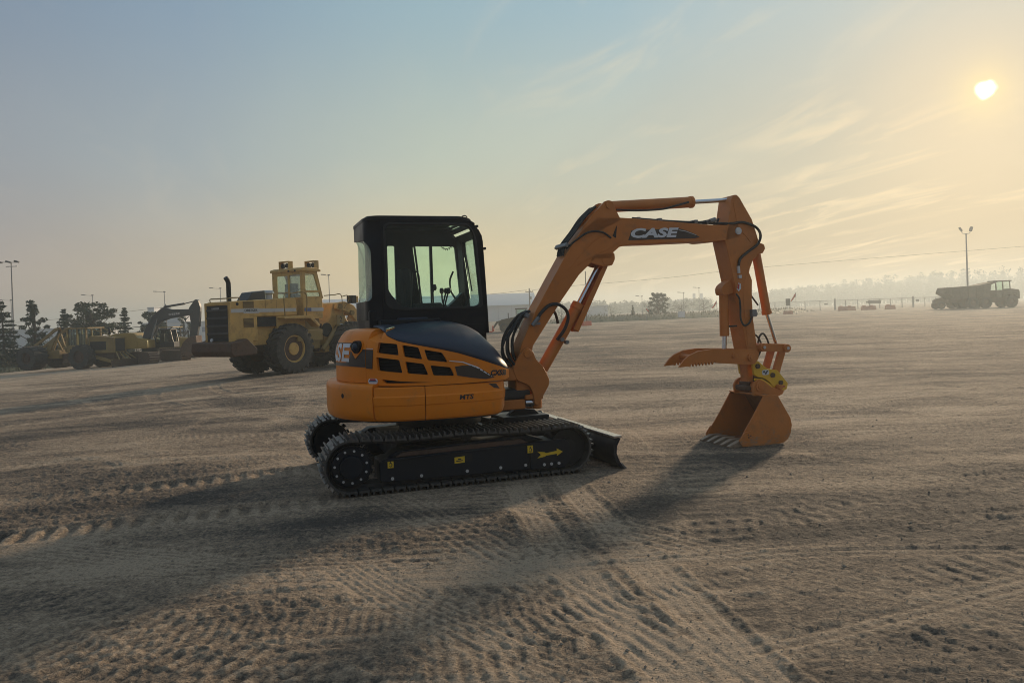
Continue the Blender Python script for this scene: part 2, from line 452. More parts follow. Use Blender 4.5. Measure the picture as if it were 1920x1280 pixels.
_rng = np.random.default_rng(11)
_perm = _rng.permutation(512).astype(np.int64)
_grad = np.stack([np.cos(np.linspace(0, 2 * np.pi, 64, endpoint=False)), np.sin(np.linspace(0, 2 * np.pi, 64, endpoint=False))], 1)
def perlin(x, y, seed=0):
    xi, yi = np.floor(x).astype(np.int64), np.floor(y).astype(np.int64)
    xf, yf = x - xi, y - yi
    u = xf * xf * xf * (xf * (xf * 6 - 15) + 10); v = yf * yf * yf * (yf * (yf * 6 - 15) + 10)
    def gr(i, j, dx, dy):
        h_ = _perm[(_perm[(i + seed * 37) & 511] + j) & 511] & 63
        return _grad[h_, 0] * dx + _grad[h_, 1] * dy
    a = gr(xi, yi, xf, yf); b = gr(xi + 1, yi, xf - 1, yf); c = gr(xi, yi + 1, xf, yf - 1); d = gr(xi + 1, yi + 1, xf - 1, yf - 1)
    return (a * (1 - u) + b * u) * (1 - v) + (c * (1 - u) + d * u) * v
def sstep(x, a, b):
    t = np.clip((x - a) / (b - a), 0, 1); return t * t * (3 - 2 * t)
# ------------------------------------------------------------------ the yard: one sheet of graded dirt
TRACKS = [  # start, end, bend, width, pattern, depth, lug height, pitch
    ((-1.9, 8.10), (-4.0, 7.40), 0.0, 0.44, 'bars', 0.022, 0.030, 0.16),
    ((-1.5, 6.55), (-4.8, 5.55), 0.0, 0.44, 'bars', 0.020, 0.026, 0.16),
    ((-4.0, 7.40), (-7.5, 6.2), -0.02, 0.44, 'bars', 0.010, 0.012, 0.16),
    ((-4.8, 5.55), (-9.0, 4.4), 0.0, 0.44, 'bars', 0.012, 0.018, 0.16),
    ((-1.6, 4.55), (0.6, 4.95), 0.01, 0.34, 'chev', 0.002, 0.007, 0.11),
    ((-1.7, 3.95), (0.5, 4.25), 0.02, 0.36, 'chev', 0.002, 0.008, 0.12),
    ((-0.8, 3.25), (0.55, 3.65), 0.02, 0.36, 'chev', 0.002, 0.009, 0.12),
    ((-2.9, 4.6), (-0.6, 3.0), 0.0, 0.36, 'chev', 0.003, 0.007, 0.11),
    ((-4.4, 4.9), (-1.4, 2.4), 0.02, 0.42, 'bars', 0.006, 0.008, 0.11),
    ((-3.4, 4.0), (-0.4, 2.9), 0.02, 0.40, 'bars', 0.004, 0.008, 0.09),
    ((-2.2, 3.3), (0.4, 2.9), 0.0, 0.40, 'bars', 0.004, 0.008, 0.10),
    ((-3.6, 5.6), (-1.6, 4.7), 0.0, 0.5, 'ribs', 0.012, 0.005, 0.06),
    ((-5.6, 9.9), (-4.1, 7.7), 0.22, 0.16, 'ribs', -0.012, 0.0, 0.06),
    ((-5.1, 10.4), (-4.0, 8.7), 0.15, 0.14, 'ribs', -0.010, 0.0, 0.06),
    ((-5.6, 9.9), (-5.6, 14.0), -0.10, 0.18, 'ribs', -0.010, 0.0, 0.06),
    ((1.6, 6.2), (5.2, 3.6), 0.03, 0.40, 'chev', 0.003, 0.007, 0.13),
    ((1.9, 7.4), (6.0, 4.6), 0.03, 0.40, 'chev', 0.003, 0.007, 0.13),
    ((2.2, 4.2), (5.4, 5.2), 0.03, 0.40, 'bars', 0.005, 0.009, 0.12),
    ((1.0, 5.2), (6.5, 5.8), 0.05, 0.45, 'chev', 0.003, 0.007, 0.12),
    ((1.6, 3.4), (4.6, 3.1), -0.04, 0.40, 'chev', 0.003, 0.007, 0.12),
]
_r = random.Random(5)
for k in range(46):
    y = 8 + 60 * _r.random() ** 1.6; x = _r.uniform(-0.55, 0.75) * y + _r.uniform(-2, 2)
    a = _r.choice([_r.uniform(-12, 30), _r.uniform(60, 130), _r.uniform(-5, 20)]); L_ = _r.uniform(5, 12) * (1 + y / 25)
    dx, dy = math.cos(R(a)) * L_ / 2, math.sin(R(a)) * L_ / 2; bend = _r.uniform(-0.05, 0.05) * (6 / L_) * 2
    w = _r.choice([0.32, 0.42, 0.5]); gap = _r.choice([1.6, 1.9])
    kind = _r.choice(['chev', 'chev', 'bars', 'ribs']); dp = _r.uniform(0.006, 0.016) * (1 + y / 30)
    for sgn in (-0.5, 0.5):
        ox, oy = -math.sin(R(a)) * gap * sgn, math.cos(R(a)) * gap * sgn
        TRACKS.append(((x - dx + ox, y - dy + oy), (x + dx + ox, y + dy + oy), bend, w, kind, dp * 0.4, 0.007, _r.uniform(0.13, 0.2)))

TRACKS += [((0.0, 6.95), (1.13, 1.4), -0.021, 0.29, 'ribs', 0.005, 0.003, 0.06), ((0.45, 6.95), (1.27, 1.4), -0.006, 0.29, 'ribs', 0.005, 0.003, 0.06)]
GRID = {}
def gh(x, y):
    """height of the ground sheet at (x, y)"""
    r_ = math.hypot(x, y); t_ = math.atan2(x, y)
    if t_ < GRID['th'][0]: t_ += 2 * math.pi
    i = int(np.argmin(np.abs(GRID['rs'] - r_))); j = int(np.argmin(np.abs(GRID['th'] - t_)))
    return float(GRID['H'][i, j])

_r = random.Random(17)
for k in range(64):                                   # fine drag and grouser scrapes over the packed surface
    y = 2.6 + 22 * _r.random() ** 1.4; x = _r.uniform(-0.6, 0.65) * y
    a = R(_r.choice([_r.uniform(-15, 25), _r.uniform(-8, 18), _r.uniform(-20, 40), _r.uniform(100, 140)])); L_ = _r.uniform(1.5, 5.5) * (1 + y / 14)
    TRACKS.append(((x - math.cos(a) * L_ / 2, y - math.sin(a) * L_ / 2), (x + math.cos(a) * L_ / 2, y + math.sin(a) * L_ / 2), _r.uniform(-.06, .06), _r.uniform(.16, .5), 'ribs' if _r.random() < .85 else 'bars',
                   _r.uniform(.001, .004), _r.uniform(.003, .006), _r.uniform(.045, .09)))

def make_ground():
    rs = [0.0, 0.5, 0.9, 1.3, 1.7, 2.1, 2.4, 2.7]
    r_ = 2.9
    while r_ < 700:
        rs.append(r_); r_ += 0.0125 * (r_ / 3.3) ** 1.40
    rs = np.array(rs[1:] + [720.0])
    th = np.concatenate([np.linspace(-40.5, 40.5, 1000), np.linspace(42, 318, 93)])   # degrees from +Y, finer where the yard is
    th = np.radians(th)
    nr, nt_ = len(rs), len(th)
    RR, TT = np.meshgrid(rs, th, indexing='ij')
    X, Y = (RR * np.sin(TT)).ravel(), (RR * np.cos(TT)).ravel(); r = RR.ravel()
    sp = np.maximum(0.0125, 0.0125 * (r / 3.3) ** 1.40)
    fade = lambda wl: sstep(wl / sp, 2.2, 4.5)
    H = gz(X).copy()
    mach = np.exp(-(((X + 0.6) / 2.6) ** 2 + ((Y - 7.9) / 1.9) ** 2) ** 2)      # the parked excavator has flattened its patch
    wx, wy = perlin(X / 6, Y / 6, 1), perlin(X / 6, Y / 6, 2)
    H += 0.040 * perlin(X / 6.5, Y / 6.5, 3) * (1 - mach) + 0.022 * perlin(X / 2.1, Y / 2.1, 4) * (1 - 0.8 * mach) * fade(2.1)
    H += 0.08 * perlin(X / 30, Y / 30, 14) * sstep(r, 15, 40)
    u = X * math.cos(R(9)) + Y * math.sin(R(9)) + 0.8 * wx; v = -X * math.sin(R(9)) + Y * math.cos(R(9)) + 0.9 * wy
    H += 0.012 * perlin(u / 2.6, v / 0.75, 5) * fade(0.8) + 0.006 * perlin(u / 0.9, v / 0.25, 6) * fade(0.28)
    far = sstep(r, 12, 30)
    H += far * (0.06 * perlin(u / 9, v / 2.4, 15) + 0.035 * perlin(u / 4.5, v / 1.1, 16)) * fade(1.6)
    Hlow = H.copy()
    patch = sstep(perlin(X / 2.4 + 7, Y / 2.4, 7) + 0.35 * perlin(X / 0.8, Y / 0.8, 8), -0.15, 0.45)
    keep = 1 - 0.75 * sstep(r, 14, 60)
    clod = (1 - np.abs(perlin(X / 0.26, Y / 0.20, 9))) ** 3
    clod2 = (1 - np.abs(perlin(X / 0.12 + 3, Y / 0.09, 19))) ** 3
    pile = sstep(perlin(X / 0.9 + 11, Y / 0.6, 25), 0.30, 0.55) * sstep(perlin(X / 3.1, Y / 2.4 + 5, 26), -0.05, 0.25)
    calm = 1 - 0.7 * mach
    rough = (0.005 * patch * clod + 0.002 * clod + (0.004 * patch + 0.002) * clod2) * calm
    rough += pile * (0.004 + 0.016 * np.abs(perlin(X / 0.10, Y / 0.08, 27)) + 0.008 * perlin(X / 0.2, Y / 0.2, 28))
    rough += (0.003 + 0.005 * patch) * perlin(X / 0.13, Y / 0.085, 10) * calm + (0.005 + 0.008 * patch) * perlin(X / 0.055, Y / 0.045, 11)
    rough += (0.004 + 0.004 * patch) * perlin(X / 0.026, Y / 0.024, 29)
    H += rough * keep
    H += (0.006 * perlin(u / 0.55, v / 0.26, 31) + 0.0045 * perlin(u / 0.30, v / 0.14, 32) + 0.004 * perlin(X / 0.14, Y / 0.08, 33)) * calm * (1 - 0.5 * sstep(r, 30, 80))
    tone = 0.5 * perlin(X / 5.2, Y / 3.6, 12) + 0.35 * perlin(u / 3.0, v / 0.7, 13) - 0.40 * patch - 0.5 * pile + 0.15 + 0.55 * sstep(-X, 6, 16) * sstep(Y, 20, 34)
    for (p0, p1, bend, w, kind, dp, lug, pitch) in TRACKS:
        L_ = math.hypot(p1[0] - p0[0], p1[1] - p0[1]); ex_, ey_ = (p1[0] - p0[0]) / L_, (p1[1] - p0[1]) / L_
        dx, dy = X - p0[0], Y - p0[1]
        a = dx * ex_ + dy * ey_; b = -dx * ey_ + dy * ex_ + bend * a * (a - L_)
        k = np.nonzero((a > -0.3) & (a < L_ + 0.3) & (np.abs(b) < w * 0.5 + 0.25))[0]
        if len(k) == 0: continue
        a, b = a[k], b[k]; b = b + 0.02 * perlin(a / 0.7, b / 0.7 + p0[0], 21)
        end = sstep(a, -0.3, 0.3) * (1 - sstep(a, L_ - 0.4, L_ + 0.3)) * (0.55 + 0.45 * sstep(perlin(a / 1.3, b * 0 + p0[1], 22), -0.35, 0.15))
        ins = 1 - sstep(np.abs(b), w / 2 - 0.05, w / 2)
        own = w == 0.29; rim = np.exp(-((np.abs(b) - w / 2 - 0.02) / (0.022 if own else 0.04)) ** 2)
        if kind == 'bars': pat = np.clip(2.2 * np.sin(2 * np.pi * (a / pitch + 0.04 * perlin(a / .3, b / .3, 23))), -1, 1)
        elif kind == 'chev': pat = np.clip(2.0 * np.sin(2 * np.pi * (a / pitch + 0.9 * np.abs(b) / w * np.sign(b * 0 + 1) + 0.5 * (b > 0) + 0.06 * perlin(a / .3, b / .3, 23))), -1, 1)
        else: pat = np.sin(2 * np.pi * b / pitch + 1.5 * perlin(a / 1.5, b * 0 + p0[1], 24))
        f = fade(pitch)[k] if kind != 'ribs' else np.ones(len(k))
        H[k] += end * (-dp * ins + (1.9 if own else 0.55) * abs(dp) * rim + lug * 0.5 * pat * ins * f) - end * ins * (H[k] - Hlow[k]) * (0.92 if kind == 'ribs' and w == 0.29 else 0.35)
        tone[k] += end * ins * ((0.26 + 0.22 * pat) if kind == 'ribs' else (0.04 + 0.20 * pat * f)) + end * rim * (0.45 if own else 0.20) + (0.55 * end * ins if own else 0)
    # the machine's own footprint stays level
    def near(lx, ly, hx, hy):
        c_, s_ = math.cos(MACH_YAW), math.sin(MACH_YAW)
        a = (X - MACH[0]) * c_ + (Y - MACH[1]) * s_ - lx; b = -(X - MACH[0]) * s_ + (Y - MACH[1]) * c_ - ly
        return (1 - sstep(np.abs(a), hx, hx + 0.25)) * (1 - sstep(np.abs(b), hy, hy + 0.2))
    for q in ((0, -0.78, 1.05, 0.22), (0, 0.78, 1.05, 0.22), (3.45, -0.27, 0.3, 0.34), (1.55, 0, 0.06, 0.95)):
        k = near(*q); H = H * (1 - 0.85 * k) + (-0.004) * 0.85 * k
    GRID.update(rs=rs, th=th, H=H.reshape(nr, nt_))
    n = len(X)
    V = np.stack([X, Y, H], 1)
    V = np.vstack([V, [[0, 0, 0]]])
    i, j = np.meshgrid(np.arange(nr - 1), np.arange(nt_), indexing='ij')
    j2 = (j + 1) % nt_
    q = np.stack([i * nt_ + j, i * nt_ + j2, (i + 1) * nt_ + j2, (i + 1) * nt_ + j], -1).reshape(-1, 4)
    j = np.arange(nt_); tri = np.stack([np.full(nt_, n), (j + 1) % nt_, j], 1)
    q = q[:, ::-1]
    loops = np.concatenate([q.ravel(), tri.ravel()])
    me = bpy.data.meshes.new('ground')
    me.vertices.add(n + 1); me.vertices.foreach_set('co', V.ravel())
    me.loops.add(len(loops)); me.loops.foreach_set('vertex_index', loops.astype(np.int32))
    starts = np.concatenate([np.arange(len(q)) * 4, len(q) * 4 + np.arange(len(tri)) * 3]).astype(np.int32)
    me.polygons.add(len(starts)); me.polygons.foreach_set('loop_start', starts)
    me.polygons.foreach_set('use_smooth', np.ones(len(starts), bool))
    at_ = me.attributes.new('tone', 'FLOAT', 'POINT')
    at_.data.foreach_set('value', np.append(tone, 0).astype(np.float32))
    me.update(calc_edges=True)
    o = bpy.data.objects.new('ground', me); col.objects.link(o)
    tag(o, 'rutted brown dirt yard marked with tyre and track prints', kind='structure')
    return o

MACH, MACH_YAW = (-0.778, 7.893), 0.3311
ground = make_ground()

def ground_material():
    ma, nt, bs = principled('graded_dirt')
    pos = nt.nodes.new('ShaderNodeNewGeometry').outputs['Position']
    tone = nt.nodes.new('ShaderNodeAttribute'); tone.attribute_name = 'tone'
    mp_ = node(nt, 'ShaderNodeMapping', i0=pos); mp_.inputs['Rotation'].default_value = (0, 0, R(-9)); mp_.inputs['Scale'].default_value = (0.22, 1.0, 1.0)
    n1 = node(nt, 'ShaderNodeTexNoise', i0=mp_.outputs[0], Scale=1.3, Detail=8.0, Roughness=0.62, Distortion=0.4)
    n2 = node(nt, 'ShaderNodeTexNoise', i0=pos, Scale=9.0, Detail=9.0, Roughness=0.68)
    n3 = node(nt, 'ShaderNodeTexNoise', i0=pos, Scale=70.0, Detail=4.0, Roughness=0.7)
    n4 = node(nt, 'ShaderNodeTexNoise', i0=mp_.outputs[0], Scale=0.16, Detail=5.0, Roughness=0.55)
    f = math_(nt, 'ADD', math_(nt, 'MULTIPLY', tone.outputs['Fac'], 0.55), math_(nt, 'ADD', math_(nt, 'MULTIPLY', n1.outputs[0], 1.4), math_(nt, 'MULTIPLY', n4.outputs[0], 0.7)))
    n5 = node(nt, 'ShaderNodeTexNoise', i0=pos, Scale=34.0, Detail=6.0, Roughness=0.7)
    f = math_(nt, 'ADD', f, math_(nt, 'ADD', math_(nt, 'MULTIPLY', n2.outputs[0], 0.9), math_(nt, 'MULTIPLY', n5.outputs[0], 1.7)))
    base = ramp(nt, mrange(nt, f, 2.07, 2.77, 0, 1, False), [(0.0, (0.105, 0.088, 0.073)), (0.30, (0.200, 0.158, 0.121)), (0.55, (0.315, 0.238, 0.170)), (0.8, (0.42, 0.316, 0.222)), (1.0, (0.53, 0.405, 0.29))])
    spk = ramp(nt, n3.outputs[0], [(0.28, (0.42, 0.42, 0.43)), (0.48, (0.98, 0.98, 0.98)), (0.64, (1.15, 1.13, 1.08)), (0.78, (1.7, 1.62, 1.5))])
    nt.links.new(mixc(nt, 1.0, base, spk, 'MULTIPLY'), bs.inputs['Base Color'])
    bs.inputs['Roughness'].default_value = 0.92
    bs.inputs['Specular IOR Level'].default_value = 0.25
    h = math_(nt, 'ADD', math_(nt, 'MULTIPLY', n3.outputs[0], 0.35), math_(nt, 'ADD', math_(nt, 'MULTIPLY', n2.outputs[0], 1.0), math_(nt, 'MULTIPLY', n5.outputs[0], 0.8)))
    b0 = node(nt, 'ShaderNodeBump', Strength=0.9, Distance=0.20, Height=n1.outputs[0])
    b = node(nt, 'ShaderNodeBump', Strength=1.0, Distance=0.045, Height=h, Normal=b0.outputs[0])
    nt.links.new(b.outputs[0], bs.inputs['Normal'])
    return ma
M['dirt'] = ground_material()
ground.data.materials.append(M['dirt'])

# loose stones and clods
def pebbles():
    rr = random.Random(3); mb = MB()
    M['stone'] = paint('loose_stones', (0.24, 0.20, 0.155), 0.85, var=0.4, scale=9)
    for k in range(5200):
        r_ = 3.0 + 16 * rr.random() ** 2.0; a = R(rr.uniform(-38, 38)); x, y = r_ * math.sin(a), r_ * math.cos(a)
        s_ = rr.uniform(0.002, 0.0055) * (1 + r_ * 0.03) * (2.2 if rr.random() < 0.04 else 1)
        z = gh(x, y) + s_ * 0.3
        V = []
        for t in range(6):
            p = ((1, 0, 0), (0, 1, 0), (-1, 0, 0), (0, -1, 0), (0, 0, 1), (0, 0, -1))[t]; q = rr.uniform(0.7, 1.3)
            V.append((x + p[0] * s_ * q, y + p[1] * s_ * q, z + p[2] * s_ * 0.7 * q))
        mb.add(V, [(0, 1, 4), (1, 2, 4), (2, 3, 4), (3, 0, 4), (1, 0, 5), (2, 1, 5), (3, 2, 5), (0, 3, 5)])
    o = mb.build('gravel', M['stone'], kind='stuff'); tag(o, 'small loose stones scattered over the dirt yard')
pebbles()
# ------------------------------------------------------------------ the mini excavator (x forward, y away from the camera side, z up)
EX = empty('mini_excavator', (MACH[0], MACH[1], 0), MACH_YAW,
           'orange mini excavator with black cab and bucket resting on the dirt', 'excavator')
BOLT = None
def bolt(parent, p, r=0.013, ma=None, t=0.008):
    mb = MB().cyl((p[0], p[1] + 0.002, p[2]), (p[0], p[1] - t, p[2]), r, n=8)
    return mb.build('bolt', ma or M['zinc'], parent)

# tracks
RB, RF, XB, XF = 0.257, 0.240, -1.006, 1.022
def track_path(n):
    """points and tangents round the track, even spacing"""
    al = math.asin((RB - RF) / (XF - XB))
    P = [(XB + RB * math.cos(a), RB + RB * math.sin(a)) for a in np.linspace(R(270), R(90) - al, 40)]
    top0 = P[-1]; F0 = (XF + RF * math.cos(R(90) - al), RF + RF * math.sin(R(90) - al))
    for k in range(1, 20):
        t = k / 20; P.append((top0[0] + (F0[0] - top0[0]) * t, top0[1] + (F0[1] - top0[1]) * t - 0.014 * math.sin(2 * math.pi * t) ** 2))
    P += [(XF + RF * math.cos(a), RF + RF * math.sin(a)) for a in np.linspace(R(90) - al, R(-90), 40)]
    P.append(P[0]); P = np.array(P); S = np.concatenate([[0], np.cumsum(np.linalg.norm(np.diff(P, axis=0), axis=1))])
    out_ = []
    for k in range(n):
        s0 = S[-1] * k / n; e = 0.02
        f = lambda s_: np.array([np.interp(s_ % S[-1], S, P[:, 0]), np.interp(s_ % S[-1], S, P[:, 1])])
        t = f(s0 + e) - f(s0 - e); out_.append((f(s0), t / np.linalg.norm(t)))
    return out_, S[-1]
NP = 54
path, plen = track_path(NP)
pitch = plen / NP
pm = MB()
pm.box(-pitch * 0.43, pitch * 0.43, -0.20, 0.20, -0.046, -0.028)
for dx, hh, w_ in ((-0.032, 0.0, .009), (0.026, -0.002, .009)):
    pm.add([(dx - w_, -0.2, -0.028), (dx + w_, -0.2, -0.028), (dx + w_, 0.2, -0.028), (dx - w_, 0.2, -0.028),
            (dx - w_ * .6, -0.198, hh), (dx + w_ * .6, -0.198, hh), (dx + w_ * .6, 0.198, hh), (dx - w_ * .6, 0.198, hh)],
           [(4, 5, 6, 7), (0, 1, 5, 4), (1, 2, 6, 5), (2, 3, 7, 6), (3, 0, 4, 7)])
pad0 = None
for sy in (-0.78, 0.78):
    belt = MB(); rings = []
    fine, _ = track_path(120)
    for (p, t) in fine:
        nx, nz = -t[1], t[0]
        rings.append([(p[0] - nx * d, sy + w, p[1] - nz * d) for d, w in ((0.046, -0.09), (0.046, 0.09), (0.082, 0.09), (0.082, -0.09))])
    belt.loft(rings, closed=True)
    tr = belt.build('track', M['rubber'], EX)
    for (p, t) in path:
        if pad0 is None:
            o = pm.build('track_pad', M['steel'], tr); pad0 = o
        else:
            o = pad0.copy(); col.objects.link(o); o.parent = tr
        nx, nz = -t[1], t[0]
        o.matrix_basis = Matrix(((t[0], 0, nx, p[0]), (0, 1, 0, sy), (t[1], 0, nz, p[1]), (0, 0, 0, 1)))
    so = -1 if sy < 0 else 1
    yo = sy + so * 0.155; yi = sy - so * 0.15
    fr = MB()
    fr.prism([(-0.76, .10), (-0.76, .27), (-.70, .293), (0.96, .328), (1.0, .30), (1.0, .11), (.95, .062), (.6, .07), (-.7, .085)], min(yo, yi), max(yo, yi))
    fr.prism([(-0.70, .285), (-0.60, .345), (0.10, .372), (0.62, .385), (0.80, .33)], sy - 0.10, sy + 0.10)
    f_ = fr.build('track_frame', M['frame'], EX, bevel=0.012)
    w = MB().cyl((XB, sy - 0.12, .25), (XB, sy + 0.12, .25), 0.185, n=28)
    for k in range(17):
        a = 2 * math.pi * k / 17
        w.beam((XB + .17 * math.cos(a), sy, .25 + .17 * math.sin(a)), (XB + .215 * math.cos(a), sy, .25 + .215 * math.sin(a)), 0.05, 0.04)
    spk = w.build('sprocket', M['black'], EX, bevel=0.004)
    hub = MB().cyl((XB, sy + so * 0.11, .25), (XB, sy + so * 0.150, .25), 0.165, n=28).cyl((XB, sy + so * 0.15, .25), (XB, sy + so * 0.19, .25), 0.105, .098, n=24)
    hub.build('hub', M['frame'], spk, bevel=0.006)
    for k in range(11):
        a = 2 * math.pi * k / 11 + 0.2
        bolt(spk, (XB + 0.138 * math.cos(a), sy + so * 0.151 if so < 0 else sy + .158, .25 + 0.138 * math.sin(a)), 0.011)
    MB().cyl((XF, sy - 0.12, RF), (XF, sy + 0.12, RF), 0.175, n=28).cyl((XF, sy - 0.15, RF), (XF, sy + 0.15, RF), 0.09, n=20).build('idler_wheel', M['black'], EX, bevel=0.006)
    for x in (-.62, -.34, -.06, .22, .5, .76):
        MB().cyl((x, sy - .13, .105), (x, sy + .13, .105), 0.062, n=16).build('track_roller', M['black'], EX)
    MB().cyl((.05, sy - .10, .425), (.05, sy + .10, .425), 0.045, n=14).build('carrier_roller', M['black'], EX)
    if so < 0:
        for x, z in ((-.653, .118), (-.395, .118), (.024, .118), (.341, .118), (.584, .118), (.765, .108), (.837, .108), (.912, .108)):
            bolt(f_, (x, yo - (.012 if x > .63 else 0), z), 0.0145)
        MB().prism(rpoly([(.63, .075), (.63, .318), (.985, .325), (1.03, .29), (1.03, .12), (.97, .06)], .02), yo - .012, yo + .02).build('idler_housing', M['frame'], f_, bevel=.006)
        MB().prism([(-.62, .298), (-.55, .335), (.55, .362), (.62, .32)], yo + .004, yo + .04).build('dirt_ledge', M['rust'], f_, bevel=.004)
        MB().tube([(-.74, yo - .002, .272), (.60, yo - .002, .305)], .006, n=5, smooth=0).build('weld_seam', M['frame'], f_)
        def deco(name, ma, poly, par=f_, d=0.003):
            return MB().prism(poly, yo - d, yo + 0.001).build(name, ma, par)
        for cx, cz in ((-.665, .245), (.632, .262)):
            deco('sticker', M['sticky'], [(cx - .026, cz - .034), (cx + .026, cz - .034), (cx + .026, cz + .034), (cx - .026, cz + .034)], d=.015 if cx > .6 else .003)
            hook = [(cx + .012 * math.cos(a), cz - .006 + .016 * math.sin(a)) for a in np.linspace(2.6, -2.6, 12)]
            MB().tube([(x, yo - (.0165 if cx > .6 else .0045), z) for x, z in [(cx, cz + .026), (cx, cz + .012)] + hook], 0.0035, n=4, smooth=0).build('hook_symbol', M['ink'], f_)
        deco('sticker', M['sticky'], [(-.09, .195), (.005, .198), (.005, .255), (-.09, .250)])
        MB().beam((-.075, yo - .0045, .216), (-.012, yo - .0045, .218), .003, .008).beam((-.06, yo - .0045, .232), (-.028, yo - .0045, .233), .003, .010).build('print', M['ink'], f_)
        deco('travel_arrow', M['sticky'], [(.70, .172), (.735, .202), (.70, .235), (.775, .222), (.785, .213), (.895, .225), (.895, .248), (.955, .212), (.895, .178), (.895, .198), (.785, .190), (.775, .182)], d=.015)
        deco('access_hole', M['dark'], rrect(.015, .075, .205, .27, .012))

# undercarriage and blade
u_ = MB().box(-.55, .55, -.62, .62, .17, .36).cyl((0, 0, .36), (0, 0, .45), .40, n=36)
u_.beam((.4, .45, .25), (.75, .6, .22), .18, .14).beam((.4, -.45, .25), (.75, -.6, .22), .18, .14)
u_.build('undercarriage', M['frame'], EX, bevel=0.015)
MB().cyl((0, 0, .45), (0, 0, .60), .43, n=40).build('slew_ring', M['black'], EX, bevel=0.008)
bl = MB().prism([(1.585, .0), (1.53, .07), (1.498, .15), (1.505, .22), (1.545, .292), (1.515, .300), (1.47, .235), (1.462, .15), (1.49, .06), (1.55, .0)], -.985, .985)
blade = bl.build('dozer_blade', M['frame'], EX, bevel=0.004)
MB().prism([(1.602, .0), (1.552, .055), (1.536, .055), (1.565, .0)], -.985, .985).build('cutting_edge', M['grey'], blade)
MB().box(1.470, 1.560, -.985, .985, .296, .318).build('top_flange', M['worn'], blade, bevel=0.004)  # made wide and pale to show as a sunlit line
MB().tube([(1.50, .93, .30), (1.47, .93, .345), (1.42, .93, .345), (1.40, .93, .30)], 0.012, n=6).build('hook', M['frame'], blade)
for y in (-.36, .36):
    MB().beam((.60, y, .24), (1.48, y, .14), .09, .12).build('blade_arm', M['frame'], EX, bevel=0.012)
MB().cyl((.55, 0.0, .40), (1.05, 0.0, .33), .05, n=16).cyl((1.05, 0, .33), (1.45, 0, .20), .026, n=12).build('blade_cylinder', M['black'], EX)
MB().tube([(.50, .12, .52), (.75, .15, .55), (.95, .10, .47), (1.05, .05, .38)], .018).tube([(.50, .05, .53), (.78, .05, .58), (1.0, .0, .50), (1.08, .0, .37)], .018).build('hose', M['rubber'], EX)
MB().box(.62, 1.12, -.22, .22, .40, .47).prism([(.62, .40), (.8, .54), (1.0, .52), (1.14, .40)], -.10, -.02).build('blade_mount', M['frame'], EX, bevel=0.01)

# ---- house: plan curves, running from the middle of the tail round the near side to the front
COV = [(-1.0, 0), (-.966, -.26), (-.866, -.5), (-.73, -.68), (-.58, -.80), (-.42, -.88), (-.25, -.915), (0, -.93), (.2, -.925), (.33, -.90), (.42, -.85), (.5, -.74), (.55, -.6), (.57, -.35)]
SKI = [(-1.1, 0), (-1.063, -.285), (-.953, -.55), (-.778, -.778), (-.6, -.885), (-.4, -.935), (-.2, -.95), (.1, -.95), (.28, -.93), (.38, -.88), (.45, -.8), (.5, -.65), (.52, -.4)]
class Plan:
    def __init__(s, pts):
        P = np.array([tuple(v)[:2] for v in spline([(x, y, 0) for x, y in pts], 12)])
        s.P = P; s.S = np.concatenate([[0], np.cumsum(np.linalg.norm(np.diff(P, axis=0), axis=1))])
    def __call__(s, q, inset=0.0):
        a = abs(q); f = lambda t: np.array([np.interp(t, s.S, s.P[:, 0]), np.interp(t, s.S, s.P[:, 1])])
        p = f(a); t = f(min(a + .01, s.S[-1])) - f(max(a - .01, 0)); t /= np.linalg.norm(t)
        nrm = np.array([-t[1], t[0]])       # inward
        p = p + nrm * inset
        if a < 1e-6: p = np.array([s.P[0][0] + inset, 0])
        return (float(p[0]), float(p[1]) if q >= 0 else -float(p[1]))
cov, ski = Plan(COV), Plan(SKI)
def shell(pl, s0, s1, prof, back, step=0.04):
    """closed ring of (z, inset) profile swept along a plan curve from s0 to s1"""
    n = max(2, int((s1 - s0) / step)); mb = MB(); rings = []
    full = list(prof) + [(prof[-1][0], back), (prof[0][0], back)]
    for k in range(n + 1):
        s_ = s0 + (s1 - s0) * k / n
        rings.append([(*pl(s_, i), z) for z, i in full])
    return mb.loft(rings)
tail_prof = [(.60, .035), (.62, .015), (.66, .003), (.70, 0), (.88, 0), (.91, .006), (.925, .02), (.932, .045)]
shell(ski, -.862, .862, tail_prof, .30).build('counterweight', M['orange'], EX, ang=40)
side_prof = [(.60, .045), (.615, .030), (.66, .014), (.735, .010), (.745, .004), (.80, .0), (.815, .0), (.825, .010), (.895, .014), (.902, .022)]
for a, b in ((.870, 1.340), (1.347, 2.25)):
    shell(ski, a, b, side_prof, .10).build('side_panel', M['orange'], EX, ang=25)
    shell(ski, -b, -a, side_prof, .10).build('side_panel', M['orange'], EX, ang=25)
deck = [ski(s_, .07) for s_ in np.linspace(-2.24, 2.24, 60)]
MB().prism(deck, .585, .90, 'xy').build('base_frame', M['black'], EX)
# recess and lifting hole on the counterweight
x_, y_ = ski(.47, -.001); mbh = MB().cyl((x_, y_, .82), tuple(list(ski(.47, .02)) + [.82]), .022, n=14); mbh.build('lifting_hole', M['dark'], EX)
